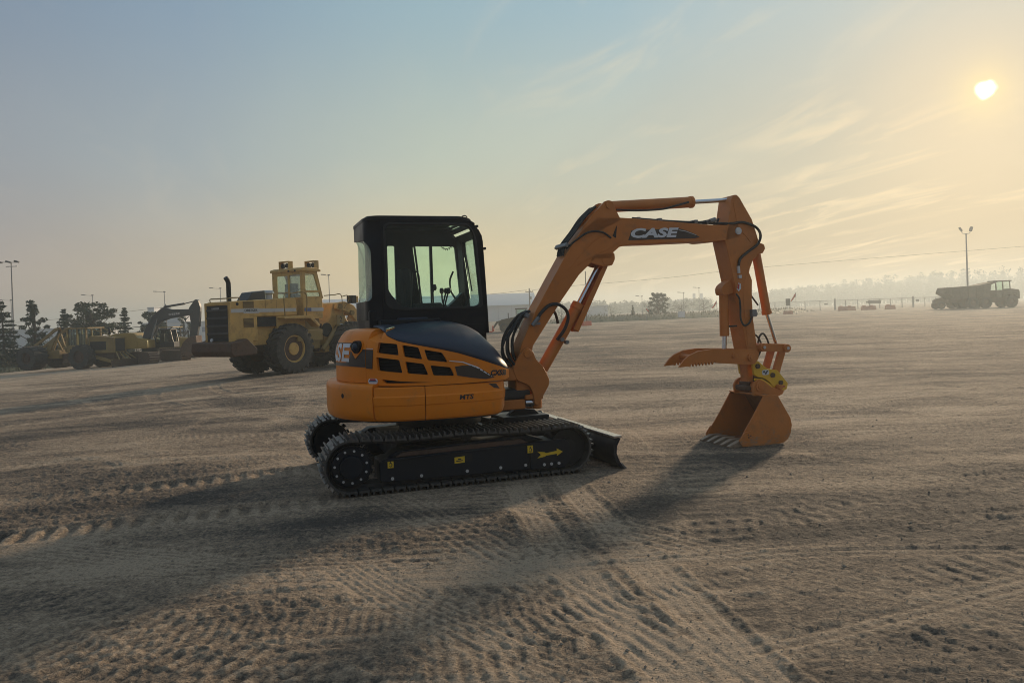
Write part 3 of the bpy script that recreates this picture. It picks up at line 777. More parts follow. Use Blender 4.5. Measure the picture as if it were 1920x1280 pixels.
# upper tail cover
cov_prof = [(.936, .0), (1.15, 0), (1.25, .010), (1.31, .032), (1.36, .062), (1.40, .10), (1.418, .15), (1.424, .30)]
def cov_in(z): return float(np.interp(z, [p[0] for p in cov_prof], [p[1] for p in cov_prof]))
tc_ = shell(cov, -.642, .642, cov_prof, .42).build('tail_cover', M['orange'], EX, ang=40)
top_in = [cov(s_, .25) for s_ in np.linspace(-.66, .66, 30)]
MB().prism(top_in, 1.40, 1.421, 'xy').build('deck_plate', M['orange'], EX)
def on_cov(s_, z, w=0.0):
    x, y = cov(s_, cov_in(z) + w); return (x, y, z)
def patch(pl_fn, poly, ma, name, parent, w=-.004, t=.003, step=.035):
    return MB().plate(dense(poly, step), [], w, w + t, pl_fn).build(name, ma, parent)
# black band, lettering and work lamp on the tail
patch(on_cov, [(-.60, 1.085), (0, 1.08), (.36, 1.085), (.638, 1.078), (.638, 1.240), (.60, 1.242), (.455, 1.185), (.42, 1.300), (-.42, 1.300), (-.60, 1.25)], M['fade'], 'sticker', tc_)
lettering('CASE', lambda u, v: on_cov(-.41 + .815 * u, 1.122 + .172 * v, -.0065), M['white'], tc_, bold=.035)
patch(on_cov, [(.432, 1.232), (.60, 1.232), (.508, 1.155)], M['orange'], 'lamp_bezel', tc_, w=-.008, t=.006)
patch(on_cov, rrect(.455, .60, 1.205, 1.325, .05), M['orange'], 'lamp_bezel', tc_, w=-.010, t=.008)
lx, ly = cov(.528, .0)
ln = Vector((lx - cov(.528, .1)[0], ly - cov(.528, .1)[1], 0)).normalized()
lp = Vector((lx, ly, 1.262))
MB().tube_rings([lp - ln * .03, lp + ln * .018, lp + ln * .02, lp - ln * .005], [.058, .058, .046, .040], n=20).build('work_lamp', M['black'], EX)
MB().ball(tuple(lp + ln * .004), .042, 12).build('lens', M['hood'], EX)
# engine panel with grille openings, in (distance round the plan curve, height)
holes = {
    'A': [(.785, 1.302), (.974, 1.284), (.992, 1.182), (.776, 1.208)], 'B': [(1.022, 1.275), (1.168, 1.249), (1.2, 1.141), (1.04, 1.170)],
    'C': [(1.219, 1.228), (1.379, 1.193), (1.427, 1.105), (1.247, 1.132)], 'D': [(.772, 1.172), (.996, 1.143), (1.022, 1.025), (.786, 1.049)],
    'E': [(1.049, 1.128), (1.209, 1.102), (1.249, 1.001), (1.066, 1.021)], 'F': [(1.269, 1.086), (1.449, 1.059), (1.484, .981), (1.294, .994)],
    'S': [(.822, .972), (1.0, .953), (1.292, .934), (1.0, .935), (.858, .936)]}
outer = [(.655, .938), (.70, .915), (1.2, .908), (1.6, .910), (2.02, .914), (2.28, .925), (2.28, .985), (2.10, 1.005), (2.016, 1.014), (1.87, 1.062), (1.729, 1.113), (1.53, 1.181), (1.40, 1.215),
         (1.242, 1.251), (1.10, 1.281), (.981, 1.308), (.90, 1.338), (.854, 1.359), (.80, 1.405), (.763, 1.424), (.655, 1.424)]
ep = MB().plate(dense(outer, .03), [dense(rpoly(h, .014), .05) for h in holes.values()], -.012, .022, lambda u, v, w: on_cov(u, v, w))
epo = ep.build('engine_panel', M['orange'], EX, ang=30)
MB().plate(dense([(.66, .925), (2.2, .925), (2.2, .97), (1.72, 1.085), (1.25, 1.225), (.98, 1.29), (.80, 1.345), (.66, 1.345)], .05), [], .05, .06, on_cov).build('grille', M['dark'], epo)
rr_ = random.Random(1)
for key in 'ABCDEF':                                        # fine louvres behind each opening
    h = holes[key]; mb = MB(); z0, z1 = min(p[1] for p in h), max(p[1] for p in h); s0, s1 = min(p[0] for p in h), max(p[0] for p in h)
    for k in range(5):
        z = z0 + (z1 - z0) * (k + .5) / 5
        mb.plate(dense([(s0, z - .006), (s1, z - .006), (s1, z + .003), (s0, z + .003)], .05), [], .026, .046, on_cov)
    mb.build('louvre', M['black'], epo)
patch(lambda s_, z, w: on_cov(s_, z, w - .012), [(.657, 1.070), (.728, 1.065), (.735, 1.15), (.736, 1.236), (.657, 1.239)], M['fade'], 'sticker', epo)
patch(lambda s_, z, w: on_cov(s_, z, w - .012), [(1.489, 1.063), (1.56, 1.070), (1.644, 1.064), (1.755, 1.016), (1.862, .945), (1.775, .935), (1.64, .955), (1.507, .983)], M['fade'], 'sticker', epo)
patch(lambda s_, z, w: on_cov(s_, z, w - .012), [(1.44, 1.113), (1.558, 1.097), (1.688, 1.042), (1.83, .952), (1.838, .954), (1.70, 1.050), (1.562, 1.105), (1.44, 1.120)], M['white'], 'sticker', epo)
patch(lambda s_, z, w: on_cov(s_, z, w - .012), [(.66, 1.246), (.735, 1.244), (.735, 1.249), (.66, 1.251)], M['white'], 'sticker', epo)
lettering('CX55B', lambda u, v: on_cov(1.822 + .20 * u, .962 + .052 * v - .010 * u, -.0165), M['ink'], epo, shear=.25, bold=.055)
oval = rrect(.648, .752, .930, .980, .024)
patch(lambda s_, z, w: on_cov(max(s_ + .03, .66), z, w - .012), oval, M['white'], 'warning_sticker', epo)
patch(lambda s_, z, w: on_cov(max(s_ + .03, .66), z, w - .014), [(.665, .963), (.735, .963), (.728, .977), (.672, .977)], M['red'], 'sticker', epo)
patch(lambda s_, z, w: on_cov(max(s_ + .03, .66), z, w - .014), [(.655, .951), (.745, .951), (.738, .962), (.662, .962)], M['blue'], 'sticker', epo)
# lettering and bolts on the front side panel
on_ski = lambda s_, z, w=0.0: (*ski(s_, .004 + w), z)
lettering('MTS', lambda u, v: on_ski(1.652 + .133 * u, .765 + .045 * v, -.006), M['ink'], EX, shear=.15, bold=.03)
for s_ in (1.541, 1.887):
    p = on_ski(s_, .79); bolt(EX, (p[0], p[1] - .002, p[2]), .012, M['orange'])
patch(on_ski, [(1.938, .892), (2.03, .884), (2.08, .835), (2.0, .849)], M['fade'], 'sticker', EX, w=.004, t=.003)

# dark curved hood over the engine
bs_ = [.763, .80, .854, .981, 1.10, 1.242, 1.40, 1.53, 1.63, 1.729, 1.87, 1.95, 2.016, 2.06, 2.10, 2.14, 2.18]
bz_ = [1.424, 1.405, 1.359, 1.308, 1.281, 1.251, 1.215, 1.181, 1.148, 1.113, 1.062, 1.036, 1.014, 1.008, 1.003, 1.0, .998]
zx = [-.80, -.6, -.42, -.2, -.035, .10, .176, .26, .31, .36, .43, .49, .545, .59]
zt = [1.430, 1.440, 1.455, 1.474, 1.478, 1.470, 1.453, 1.425, 1.393, 1.340, 1.258, 1.160, 1.055, .998]
rows = []
for k in range(49):
    s_ = .763 + (2.18 - .763) * k / 48; zb = float(np.interp(s_, bs_, bz_)); x0, y0, _ = on_cov(s_, zb, -.008); row = []
    xi = x0 + .02 * max(0, x0 - .3) / .25
    for j in range(15):
        t = j / 14 * math.pi / 2; y = y0 + (-.02 - y0) * (1 - math.cos(t)); x = x0 + (xi - x0) * j / 14
        ztp = float(np.interp(x, zx, zt)); row.append((x, y, zb + (ztp - zb) * math.sin(t)))
    rows.append(row)
hv = [p for r_ in rows for p in r_]; hf = [(i * 15 + j, (i + 1) * 15 + j, (i + 1) * 15 + j + 1, i * 15 + j + 1) for i in range(48) for j in range(14)]
hd = MB().add(hv, hf).build('engine_hood', M['hood'], EX, ang=60)
so_ = hd.modifiers.new('thickness', 'SOLIDIFY'); so_.thickness = .012; so_.offset = -1
MB().box(-.66, .50, -.03, .0, 1.0, 1.43).build('fire_wall', M['black'], EX)

# ---- cab
YF, YN = .93, .0
cab = MB()
cab.box(-.66, .55, .02, .92, .90, 1.60)
cabo = cab.build('cab', M['cabblack'], EX, bevel=.02)
MB().box(-.64, -.10, .05, .90, 1.50, 1.56).build('cab_floor', M['black'], cabo)
ARC = [(.30 + .232 * math.sin(t), 2.27 + .225 * math.cos(t)) for t in np.linspace(0, math.pi / 2, 10)]
near_out = [(-.53, 1.33), (-.53, 2.495)] + ARC + [(.548, 1.9), (.562, 1.5), (.566, 1.33)]
near_hole = rpoly([(-.478, 1.80), (-.480, 2.442), (.362, 2.442), (.412, 2.395), (.436, 2.31), (.487, 1.612), (-.335, 1.615)], .07)
MB().plate(dense(near_out, .12), [dense(near_hole, .12)], 0, .055, lambda u, v, w: (u, YN + w, v)).build('side_frame', M['cabblack'], cabo, bevel=.008)
MB().plate(dense(rpoly([(-.50, 1.62), (-.50, 2.465), (.385, 2.465), (.46, 2.32), (.512, 1.588), (-.33, 1.588)], .07), .12), [dense(near_hole, .12)], -.012, .0, lambda u, v, w: (u, YN + w, v)).build('door_seal', M['rubber'], cabo, bevel=.004)
MB().prism(near_hole, .022, .028).build('window', M['glass'], cabo)
# far side: door window, narrow rear window
fh1 = rpoly([(-.308, 1.80), (-.308, 2.318), (-.223, 2.318), (-.225, 1.71)], .02)
fh2 = rpoly([(.05, 1.641), (-.024, 2.311), (.466, 2.309), (.512, 1.741), (.436, 1.645)], .03)
MB().plate(dense(near_out, .12), [dense(fh1, .2), dense(fh2, .2)], 0, .05, lambda u, v, w: (u, YF - w, v)).build('door', M['cabblack'], cabo, bevel=.006)
MB().prism(fh2, YF - .03, YF - .024).build('window', M['glass'], cabo)
MB().prism(fh1, YF - .03, YF - .024).build('window', M['glass'], cabo)
MB().box(.172, .200, YF - .055, YF - .012, 1.63, 2.32).beam((-.003, YF - .05, 2.31), (.062, YF - .05, 1.64), .02, .02).build('window_bar', M['cabblack'], cabo)
# rear wall, rounded corners
def wrap_rear(u, v, w):
    """rear wall: u runs from the near corner to the far corner round two rounded corners"""
    r_ = .15; a0 = r_ * math.pi / 2; wid = YF - YN - 2 * r_; q = r_ - w
    if u < a0: a = u / r_; return (-.53 - q * math.sin(a), YN + r_ - q * math.cos(a), v)
    if u < a0 + wid: return (-.53 - q, YN + r_ + (u - a0), v)
    a = (u - a0 - wid) / r_; return (-.53 - q * math.cos(a), YF - r_ + q * math.sin(a), v)
LW = .15 * math.pi + (YF - YN - .3)
rh = rpoly([(.10, 1.69), (.10, 2.22), (.20, 2.30), (LW - .02, 2.36), (LW - .02, 1.69)], .07)
MB().plate(dense(rrect(0.0, LW, 1.50, 2.495, .004), .045), [dense(rh, .045)], 0, .045, wrap_rear).build('rear_frame', M['cabblack'], cabo, ang=40)
MB().plate(dense(rh, .045), [], .018, .024, wrap_rear).build('window', M['glass'], cabo, ang=50)
# front
def front_x(z):
    if z > 2.27: return .30 + .232 * math.sqrt(max(0, 1 - ((z - 2.27) / .225) ** 2))
    return float(np.interp(z, [1.33, 1.5, 1.9, 2.27], [.566, .562, .548, .532]))
fr_out = [(.0, 1.33), (.93, 1.33), (.93, 2.40), (.0, 2.40)]
fr_hole = rpoly([(.055, 1.61), (.66, 1.61), (.66, 2.33), (.055, 2.33)], .05)
MB().plate(dense(fr_out, .06), [dense(fr_hole, .06)], 0, .045, lambda u, v, w: (front_x(v) - w, u, v)).build('front_frame', M['cabblack'], cabo, ang=40)
MB().plate(dense(fr_hole, .08), [], .018, .024, lambda u, v, w: (front_x(v) - w, u, v)).build('windscreen', M['glass'], cabo, ang=50)
# roof with a skylight
def roof_z(x, z):
    return z - .225 * (1 - math.sqrt(max(.02, 1 - (max(0, x - .30) / .232) ** 2)))
ro = [(.45, -.006), (.45, .936)] + [(-.53 - .155 * math.sin(t), .78 + .156 * math.cos(t)) for t in np.linspace(0, math.pi / 2, 7)] + [(-.53 - .155 * math.cos(t), .15 - .156 * math.sin(t)) for t in np.linspace(0, math.pi / 2, 7)]
sky_hole = rpoly([(.30, .33), (.42, .33), (.42, .80), (.30, .80)], .03)
def roof_fn(u, v, w): return (u, v, roof_z(u, 2.485 + w))
MB().plate(dense(ro, .06), [dense(sky_hole, .08)], 0, .035, roof_fn).build('roof', M['cabblack'], cabo, bevel=.012)
ri_ = [(x * .94 - .006, (y - .465) * .93 + .465) for x, y in ro]
MB().plate(dense(ri_, .06), [dense([(x + 0, y) for x, y in rpoly([(.28, .30), (.40, .30), (.40, .82), (.28, .82)], .03)], .08)], .035, .055, roof_fn).build('roof_crown', M['cabblack'], cabo, bevel=.008)
MB().plate(dense(sky_hole, .1), [], .012, .018, roof_fn).build('skylight', M['glass'], cabo)
MB().tube([(.36 + .03 * math.cos(a), .06, roof_z(.36, 2.53) + .028 * math.sin(a)) for a in np.linspace(0, math.pi, 9)], .006, n=6, smooth=0).build('lifting_eye', M['black'], cabo)
# inside: seat, levers, rails, wiper
st = MB(); st.loft([[(x + .06, .50 + w * .8 * sx, z) for sx in (-1, 1) for x in ((-.30 - .05 * (z - 1.6), -.22) if sx < 0 else (-.22, -.30 - .05 * (z - 1.6)))] for z, w in ((1.56, .20), (1.75, .235), (1.95, .22), (2.04, .15))])
st.box(-.30, .14, .25, .70, 1.50, 1.62)
seat_o = st.build('seat', M['seat'], EX, bevel=.03)
for y in (.20, .76):
    MB().box(-.18, .12, y - .05, y + .05, 1.50, 1.66).build('armrest', M['seat'], seat_o, bevel=.02)
for (a, b) in (((.02, .22, 1.64), (.05, .20, 1.82)), ((.20, .45, 1.48), (.26, .43, 1.79)), ((.20, .52, 1.48), (.25, .50, 1.79)), ((.30, .76, 1.58), (.26, .74, 1.80))):
    MB().tube([a, ((a[0] + b[0]) / 2 - .01, a[1], (a[2] + b[2]) / 2), b], .009, n=6).ball(b, .026, 8, (1, 1, 1.5)).build('control_lever', M['black'], EX)
MB().tube([(.02, .80, 1.64), (.02, .80, 1.97), (-.02, .80, 2.02), (-.06, .80, 1.98), (-.06, .80, 1.64)], .010, n=6).build('grab_rail', M['black'], EX)
MB().tube([(.44, .86, 1.72), (.40, .86, 1.80), (.39, .86, 1.92), (.43, .86, 2.02)], .011, n=6).build('grab_rail', M['black'], EX)
MB().tube([(.50, .70, 2.30), (.50, .55, 1.95), (.50, .45, 1.70)], .008, n=5).beam((.515, .62, 2.22), (.518, .42, 1.78), .012, .012).build('wiper', M['black'], EX)
MB().prism([(.30, 1.56), (.34, 1.63), (.42, 1.70), (.50, 1.78), (.52, 1.56)], .74, .88).build('front_console', M['black'], EX, bevel=.01)
sp_ = [(.28 + .13 * k / 30, .80 + .012 * math.cos(k * 1.3), 2.30 - .035 * math.sin(k / 30 * math.pi) + .012 * math.sin(k * 1.3)) for k in range(31)]
MB().tube(sp_, .004, n=4, smooth=0).build('coiled_cord', M['black'], EX)
for z, y in ((2.20, -.03), (2.43, -.02)):
    MB().box(front_x(z) - .01, front_x(z) + .014, y - .02, y + .03, z - .012, z + .012).build('catch', M['black'], cabo)
MB().box(-.58, .02, -.16, .02, 1.42, 1.50).box(-.62, -.4, .05, .88, 1.40, 1.52).build('filter_box', M['black'], EX, bevel=.015)
MB().box(-.40, -.10, -.12, -.02, 1.46, 1.515).build('latch_housing', M['hood'], EX, bevel=.012)

# ---- swing bracket, boom, arm
YB = -.27
mo = MB().box(.40, .74, YB - .16, YB + .16, .855, .975).box(.40, .80, YB - .13, YB + .13, .565, .665)
mo.build('swing_mount', M['arm_orange'], EX, bevel=.015)
MB().box(.42, .86, YB - .13, YB + .2, .66, .77).build('hose_guide', M['rubber'], EX, bevel=.03)
swp = rpoly([(.70, .86), (.66, .975), (.715, 1.07), (.756, 1.125), (.82, 1.185), (.89, 1.135), (.91, 1.06), (.985, .985), (1.051, .85), (1.045, .79), (.985, .70), (.93, .60), (.885, .60), (.868, .72), (.83, .80)], .03)
for a, b in ((YB - .165, YB - .125), (YB + .125, YB + .165)):
    MB().prism(swp, a, b).build('swing_bracket', M['arm_orange'], EX, bevel=.008)
MB().box(.70, .96, YB - .126, YB + .126, .74, .88).box(.66, .80, YB - .126, YB + .126, .88, .98).build('swing_casting', M['arm_orange'], EX, bevel=.02)
MB().cyl((.905, YB, .555), (.905, YB, .99), .062, n=20).build('swing_pin', M['arm_orange'], EX, bevel=.006)
MB().box(.79, .985, YB - .15, YB - .02, .655, .705).cyl((.93, YB - .1, .56), (.93, YB - .1, .69), .05, n=16).build('swing_lug', M['arm_orange'], EX, bevel=.012)
MB().cyl((.35, YB - .09, .63), (.82, YB - .09, .625), .024, n=14).cyl((.80, YB - .09, .625), (.95, YB - .09, .62), .046, n=14).build('swing_cylinder', M['chrome'], EX)
MB().cyl((.824, YB - .18, 1.115), (.824, YB + .18, 1.115), .042, n=18).build('boom_pin', M['arm_orange'], EX, bevel=.005)
boom = [(.775, 1.06), (.80, 1.045), (.846, 1.055), (.885, 1.115), (.90, 1.19), (1.223, 1.633), (1.433, 1.897), (1.559, 2.006), (1.622, 2.056), (1.801, 2.054), (1.822, 2.117), (1.9, 2.177), (2.04, 2.206), (2.268, 2.211),
        (2.875, 2.233), (2.932, 2.222), (3.097, 2.236), (3.25, 2.250), (3.335, 2.262), (3.40, 2.30), (3.418, 2.347), (3.40, 2.395), (3.35, 2.425), (3.199, 2.410), (2.953, 2.417), (2.71, 2.433), (2.125, 2.474), (1.923, 2.484), (1.65, 2.487), (1.461, 2.33), (1.333, 2.164), (1.145, 1.868), (.944, 1.544), (.79, 1.235), (.762, 1.16), (.757, 1.10)]
BW = .125
bo = MB().prism(boom, YB - BW, YB + BW).build('boom', M['arm_orange'], EX, bevel=.007)
# slightly proud wrapper plates along the side of the boom
MB().prism(rpoly([(1.30, 1.93), (1.46, 2.10), (1.62, 2.25), (1.85, 2.33), (1.93, 2.41), (1.93, 2.25), (1.78, 2.16), (1.60, 2.09)], .03), YB - BW - .004, YB - BW + .002).build('wear_plate', M['arm_orange'], bo, bevel=.002)
MB().prism([(1.86, 2.27), (1.875, 2.40), (1.82, 2.29)], YB - BW - .006, YB - BW).build('gusset', M['dark'], bo)
for a, b in ((YB - .125, YB - .085), (YB + .085, YB + .125)):
    MB().prism(rpoly([(1.43, 2.28), (1.575, 2.49), (1.70, 2.60), (1.755, 2.655), (1.80, 2.665), (1.845, 2.645), (1.875, 2.56), (1.93, 2.46), (1.7, 2.35)], .025), a, b).build('cylinder_lug', M['arm_orange'], bo, bevel=.006)
for a, b in ((YB - .125, YB - .085), (YB + .085, YB + .125)):
    MB().prism(rpoly([(1.56, 2.02), (1.70, 1.975), (1.81, 1.985), (1.845, 2.05), (1.84, 2.12), (1.6, 2.10)], .02), a, b).build('cylinder_lug', M['arm_orange'], bo, bevel=.005)
on_boom = lambda x, z, d=.0055: (x, YB - BW - d, z)
MB().plate([(2.003, 2.246), (2.045, 2.350), (2.615, 2.372), (2.70, 2.352), (2.80, 2.318), (2.868, 2.278), (2.80, 2.266), (2.59, 2.262)], [], 0, .002, lambda u, v, w: (u, YB - BW - .001 - w, v)).build('sticker', M['fade'], bo)
lettering('CASE', lambda u, v: on_boom(2.035 + .575 * u, 2.268 + .104 * v + .010 * u), M['white'], bo, shear=.22, bold=.045)
MB().plate([(2.61, 2.352), (2.70, 2.338), (2.82, 2.300), (2.83, 2.303), (2.70, 2.345), (2.61, 2.360)], [], 0, .002, lambda u, v, w: (u, YB - BW - .002 - w, v)).build('sticker', M['stripe'], bo)
# arm cylinder
ac = MB().cyl((1.80, YB, 2.608), (2.845, YB, 2.676), .060, n=24).cyl((2.835, YB, 2.6755), (2.872, YB, 2.678), .066, n=24).cyl((1.86, YB, 2.612), (1.88, YB, 2.6135), .064, n=24)
aco = ac.build('arm_cylinder', M['arm_orange'], EX, bevel=.004)
MB().cyl((2.86, YB, 2.677), (3.34, YB, 2.708), .024, n=16).build('rod', M['chrome'], aco)
MB().cyl((1.79, YB - .14, 2.61), (1.79, YB + .14, 2.61), .034, n=16).build('pin', M['arm_orange'], aco)
MB().tube([(1.90, YB - .085, 2.57), (2.15, YB - .09, 2.565), (2.45, YB - .085, 2.585), (2.62, YB - .08, 2.625), (2.78, YB - .072, 2.665)], .011, n=6).build('hose', M['rubber'], aco)
# boom cylinder and rod guard
bcd = Vector((1.76 - 1.0, 0, 2.04 - .90)).normalized()
p0 = Vector((1.0, YB, .89)); p1 = p0 + bcd * .84; p2 = Vector((1.735, YB, 2.03))
bc = MB().cyl(p0, p1, .062, n=24).cyl(p1 - bcd * .06, p1 + bcd * .01, .070, n=24).cyl((1.0, YB - .12, .89), (1.0, YB + .12, .89), .05, n=18)
bco = bc.build('boom_cylinder', M['arm_orange'], EX, bevel=.005)
MB().cyl(p1, p2, .030, n=18).build('rod', M['chrome'], bco)
MB().cyl((1.735, YB - .13, 2.03), (1.735, YB + .13, 2.03), .036, n=16).build('pin', M['arm_orange'], bco)
sd = Vector((bcd.z, 0, -bcd.x))
g0 = p0 + bcd * .58 + sd * .11; g1 = p2 - bcd * .02 + sd * .055
MB().beam(g0, g1, .18, .014, upv=sd).beam(g0 + Vector((0, .085, 0)) - sd * .03, g1 + Vector((0, .085, 0)) - sd * .02, .008, .06, upv=sd).beam(g0 + Vector((0, -.085, 0)) - sd * .03, g1 + Vector((0, -.085, 0)) - sd * .02, .008, .05, upv=sd).build('rod_guard', M['arm_orange'], bco, bevel=.003)
fp = p0 + bcd * .42
MB().cyl(fp + Vector((0, -.06, 0)), fp + Vector((0, -.10, 0)), .022, n=10).cyl(fp + Vector((.05, -.05, -.03)), fp + Vector((.05, -.11, -.03)), .02, n=10).build('fitting', M['grey'], bco)

# dipper arm
dip = [(3.325, 2.746), (3.36, 2.748), (3.395, 2.720), (3.549, 2.479), (3.60, 2.33), (3.635, 2.22), (3.70, 2.20), (3.715, 2.15), (3.68, 2.10), (3.62, 2.09), (3.545, 2.02), (3.502, 1.93), (3.485, 1.851), (3.519, 1.538), (3.524, 1.359), (3.564, 1.047), (3.60, 1.02), (3.566, .916), (3.50, .885), (3.46, .90),
       (3.425, 1.045), (3.285, 1.819), (3.193, 2.238), (3.242, 2.453), (3.290, 2.70)]
do = MB().prism(dip, YB - BW, YB + BW).build('dipper_arm', M['arm_orange'], EX, bevel=.007)
MB().cyl((3.361, YB - BW - .012, 2.347), (3.361, YB + BW + .012, 2.347), .040, n=20).cyl((3.361, YB - BW - .018, 2.347), (3.361, YB - BW, 2.347), .026, n=16).build('arm_pin', M['zinc'], do)
MB().prism(rpoly([(3.30, 2.70), (3.39, 2.69), (3.53, 2.47), (3.57, 2.27), (3.53, 2.21), (3.41, 2.34), (3.35, 2.42)], .03), YB - BW - .005, YB - BW + .001).build('wear_plate', M['arm_orange'], do, bevel=.002)
MB().prism([(3.47, 1.93), (3.52, 1.80), (3.50, 1.40), (3.535, 1.05), (3.44, 1.05), (3.40, 1.55), (3.40, 1.72)], YB - BW - .004, YB - BW + .001).build('wear_plate', M['arm_orange'], do, bevel=.002)
# bucket cylinder and linkage
kc0, kc1, kc2 = Vector((3.672, YB, 2.155)), Vector((3.800, YB, 1.42)), Vector((3.925, YB, 1.04))
kd = (kc1 - kc0).normalized()
kco = MB().cyl(kc0, kc1, .050, n=22).cyl(kc1 - kd * .04, kc1 + kd * .006, .056, n=22).build('bucket_cylinder', M['arm_orange'], EX, bevel=.004)
MB().cyl(kc1, kc2, .021, n=14).build('rod', M['chrome'], kco)
MB().cyl(kc0 + Vector((0, -.10, 0)), kc0 + Vector((0, .10, 0)), .034, n=14).build('pin', M['arm_orange'], kco)
A_, B_, C_ = (3.610, 1.052), (3.925, 1.028), (3.815, .745)
for y in (YB - .155, YB + .125):
    MB().prism(rpoly([(A_[0] - .05, A_[1] + .045), (B_[0] + .05, B_[1] + .045), (B_[0] + .05, B_[1] - .045), (A_[0] - .05, A_[1] - .045)], .04), y, y + .03).build('bucket_link', M['arm_orange'], EX, bevel=.004)
for y in (YB - .115, YB + .075):
    MB().beam((B_[0], y + .02, B_[1]), (C_[0], y + .02, C_[1]), .04, .085, upv=(1, 0, 0)).build('bucket_link', M['arm_orange'], EX, bevel=.006)
for x, z in (A_, B_):
    MB().cyl((x, YB - .185, z), (x, YB + .185, z), .046, n=20).cyl((x, YB - .193, z), (x, YB + .193, z), .026, n=14).build('link_pin', M['arm_orange'], EX, bevel=.004)
    MB().cyl((x, YB - .197, z), (x, YB + .197, z), .018, n=12).build('grease_cap', M['zinc'], EX)
# thumb: two serrated tines, cross piece, cylinder
def tine(dx):
    base = [(2.530, .885), (2.545, .905), (2.60, .965), (2.656, 1.006), (2.773, 1.048), (2.947, 1.063), (3.20, 1.052), (3.50, 1.035), (3.54, .99), (3.54, .93), (3.49, .875), (3.40, .869), (2.995, .910)]
    saw = []
    for k in range(8):
        x = 2.972 - .040 * k; saw += [(x, .932 - .0012 * k), (x - .022, .894 - .0014 * k)]
    return [(x + dx, z) for x, z in base + saw + [(2.64, .892)]]
tho = MB().prism(tine(0), YB - .175, YB - .150).build('thumb', M['arm_orange'], EX, bevel=.003)
MB().prism(tine(0.0), YB + .13, YB + .155).build('tine', M['arm_orange'], tho, bevel=.003)
for x, z in ((2.75, .98), (3.0, .99), (3.22, .96)):
    MB().cyl((x, YB - .16, z), (x, YB + .14, z), .03, n=12).build('cross_tube', M['arm_orange'], tho)
for x, z, r_ in ((3.222, .978, .030), (3.435, .948, .044)):
    MB().cyl((x, YB - .20, z), (x, YB + .18, z), r_, n=18).cyl((x, YB - .21, z), (x, YB - .20, z), r_ * .6, n=12).build('pin', M['arm_orange'], tho, bevel=.003)
t0, t1, t2 = Vector((3.236, YB, 1.70)), Vector((3.227, YB, 1.19)), Vector((3.215, YB, 1.0))
tco = MB().cyl(t0, t1, .052, n=22).build('thumb_cylinder', M['arm_orange'], EX, bevel=.004)
MB().cyl(t1, t2, .026, n=14).build('rod', M['chrome'], tco)
MB().prism(rpoly([(3.175, 1.64), (3.165, 1.72), (3.20, 1.765), (3.32, 1.83), (3.32, 1.66)], .03), YB - .07, YB + .07).build('cylinder_lug', M['arm_orange'], do, bevel=.008)
# quick coupler
cpl = rpoly([(3.480, .868), (3.505, .90), (3.55, .905), (3.60, .865), (3.67, .812), (3.808, .785), (3.945, .63), (3.925, .565), (3.853, .540), (3.755, .60), (3.70, .655), (3.631, .705), (3.54, .725), (3.498, .75)], .012)
cpo = MB().prism(cpl, YB - .145, YB - .110).build('quick_coupler', M['yellow'], EX, bevel=.004)
MB().prism(cpl, YB + .110, YB + .145).build('cheek_plate', M['yellow'], cpo, bevel=.004)
MB().box(3.55, 3.88, YB - .111, YB + .111, .60, .74).build('coupler_body', M['rust'], cpo, bevel=.01)
MB().box(3.46, 3.54, YB - .07, YB + .07, .66, .93).build('coupler_neck', M['arm_orange'], cpo, bevel=.015)
for x, z, r_ in ((3.540, .845, .027), (3.735, .735, .027), (3.84, .645, .025)):
    MB().cyl((x, YB - .165, z), (x, YB + .165, z), r_, n=16).build('pin', M['rust'], cpo)
MB().prism(rrect(3.60, 3.69, .742, .798, .02), YB - .149, YB - .144).build('sticker', M['white'], cpo)
MB().tube([(3.615 + .06 * t, YB - .150, .77 + .018 * math.sin(t * 9)) for t in np.linspace(0, 1, 10)], .006, n=4, smooth=0).build('emblem', M['ink'], cpo)
MB().prism([(3.86, .588), (3.90, .592), (3.895, .610), (3.858, .604)], YB - .149, YB - .144).build('sticker', M['red'], cpo)
MB().prism([(3.49, .715), (3.60, .70), (3.70, .64), (3.76, .58), (3.74, .57), (3.68, .62), (3.59, .67), (3.49, .69)], YB - .150, YB - .144).build('rib', M['yellow'], cpo)
# bucket
YK0, YK1 = -.58, .04
bk = [(3.490, .530), (3.58, .540), (3.674, .520), (3.76, .374), (3.825, .27), (3.842, .19), (3.822, .10), (3.785, .045), (3.735, .012), (3.66, .0), (3.40, .003), (3.205, .006)]
bin_ = [(3.500, .512), (3.58, .522), (3.662, .506), (3.746, .366), (3.81, .265), (3.826, .19), (3.808, .106), (3.775, .058), (3.73, .028), (3.66, .016), (3.40, .020), (3.205, .022)]
bko = MB().prism(bk + bin_[::-1], YK0 + .012, YK1 - .012).build('bucket', M['bucket_in'], EX, ang=35)
side = [(3.485, .530), (3.58, .545), (3.676, .524), (3.765, .376), (3.83, .272), (3.848, .19), (3.828, .097), (3.79, .04), (3.738, .006), (3.66, -.004), (3.20, .0), (3.170, .060), (3.20, .125), (3.33, .30)]
for a, b, n_ in ((YK0, YK0 + .014, 'side_plate'), (YK1 - .014, YK1, 'side_plate')):
    MB().prism(side, a, b).build(n_, M['bucket'], bko, bevel=.003)
for y in (YK0 - .014, YK1):
    so = MB().prism(rpoly([(3.150, .072), (3.215, .155), (3.315, .168), (3.315, .10), (3.23, .03), (3.165, .03)], .015), y, y + .014).build('side_cutter', M['bucket'], bko, bevel=.002)
for x, z in ((3.265, .128), (3.295, .115), (3.27, .10)):
    MB().cyl((x, YK0 - .012, z), (x, YK0 - .020, z), .008, n=8).build('bolt', M['rust'], bko)
MB().beam((3.5, YK0, .535), (3.5, YK1, .535), .05, .012).build('lip', M['arm_orange'], bko, bevel=.003)
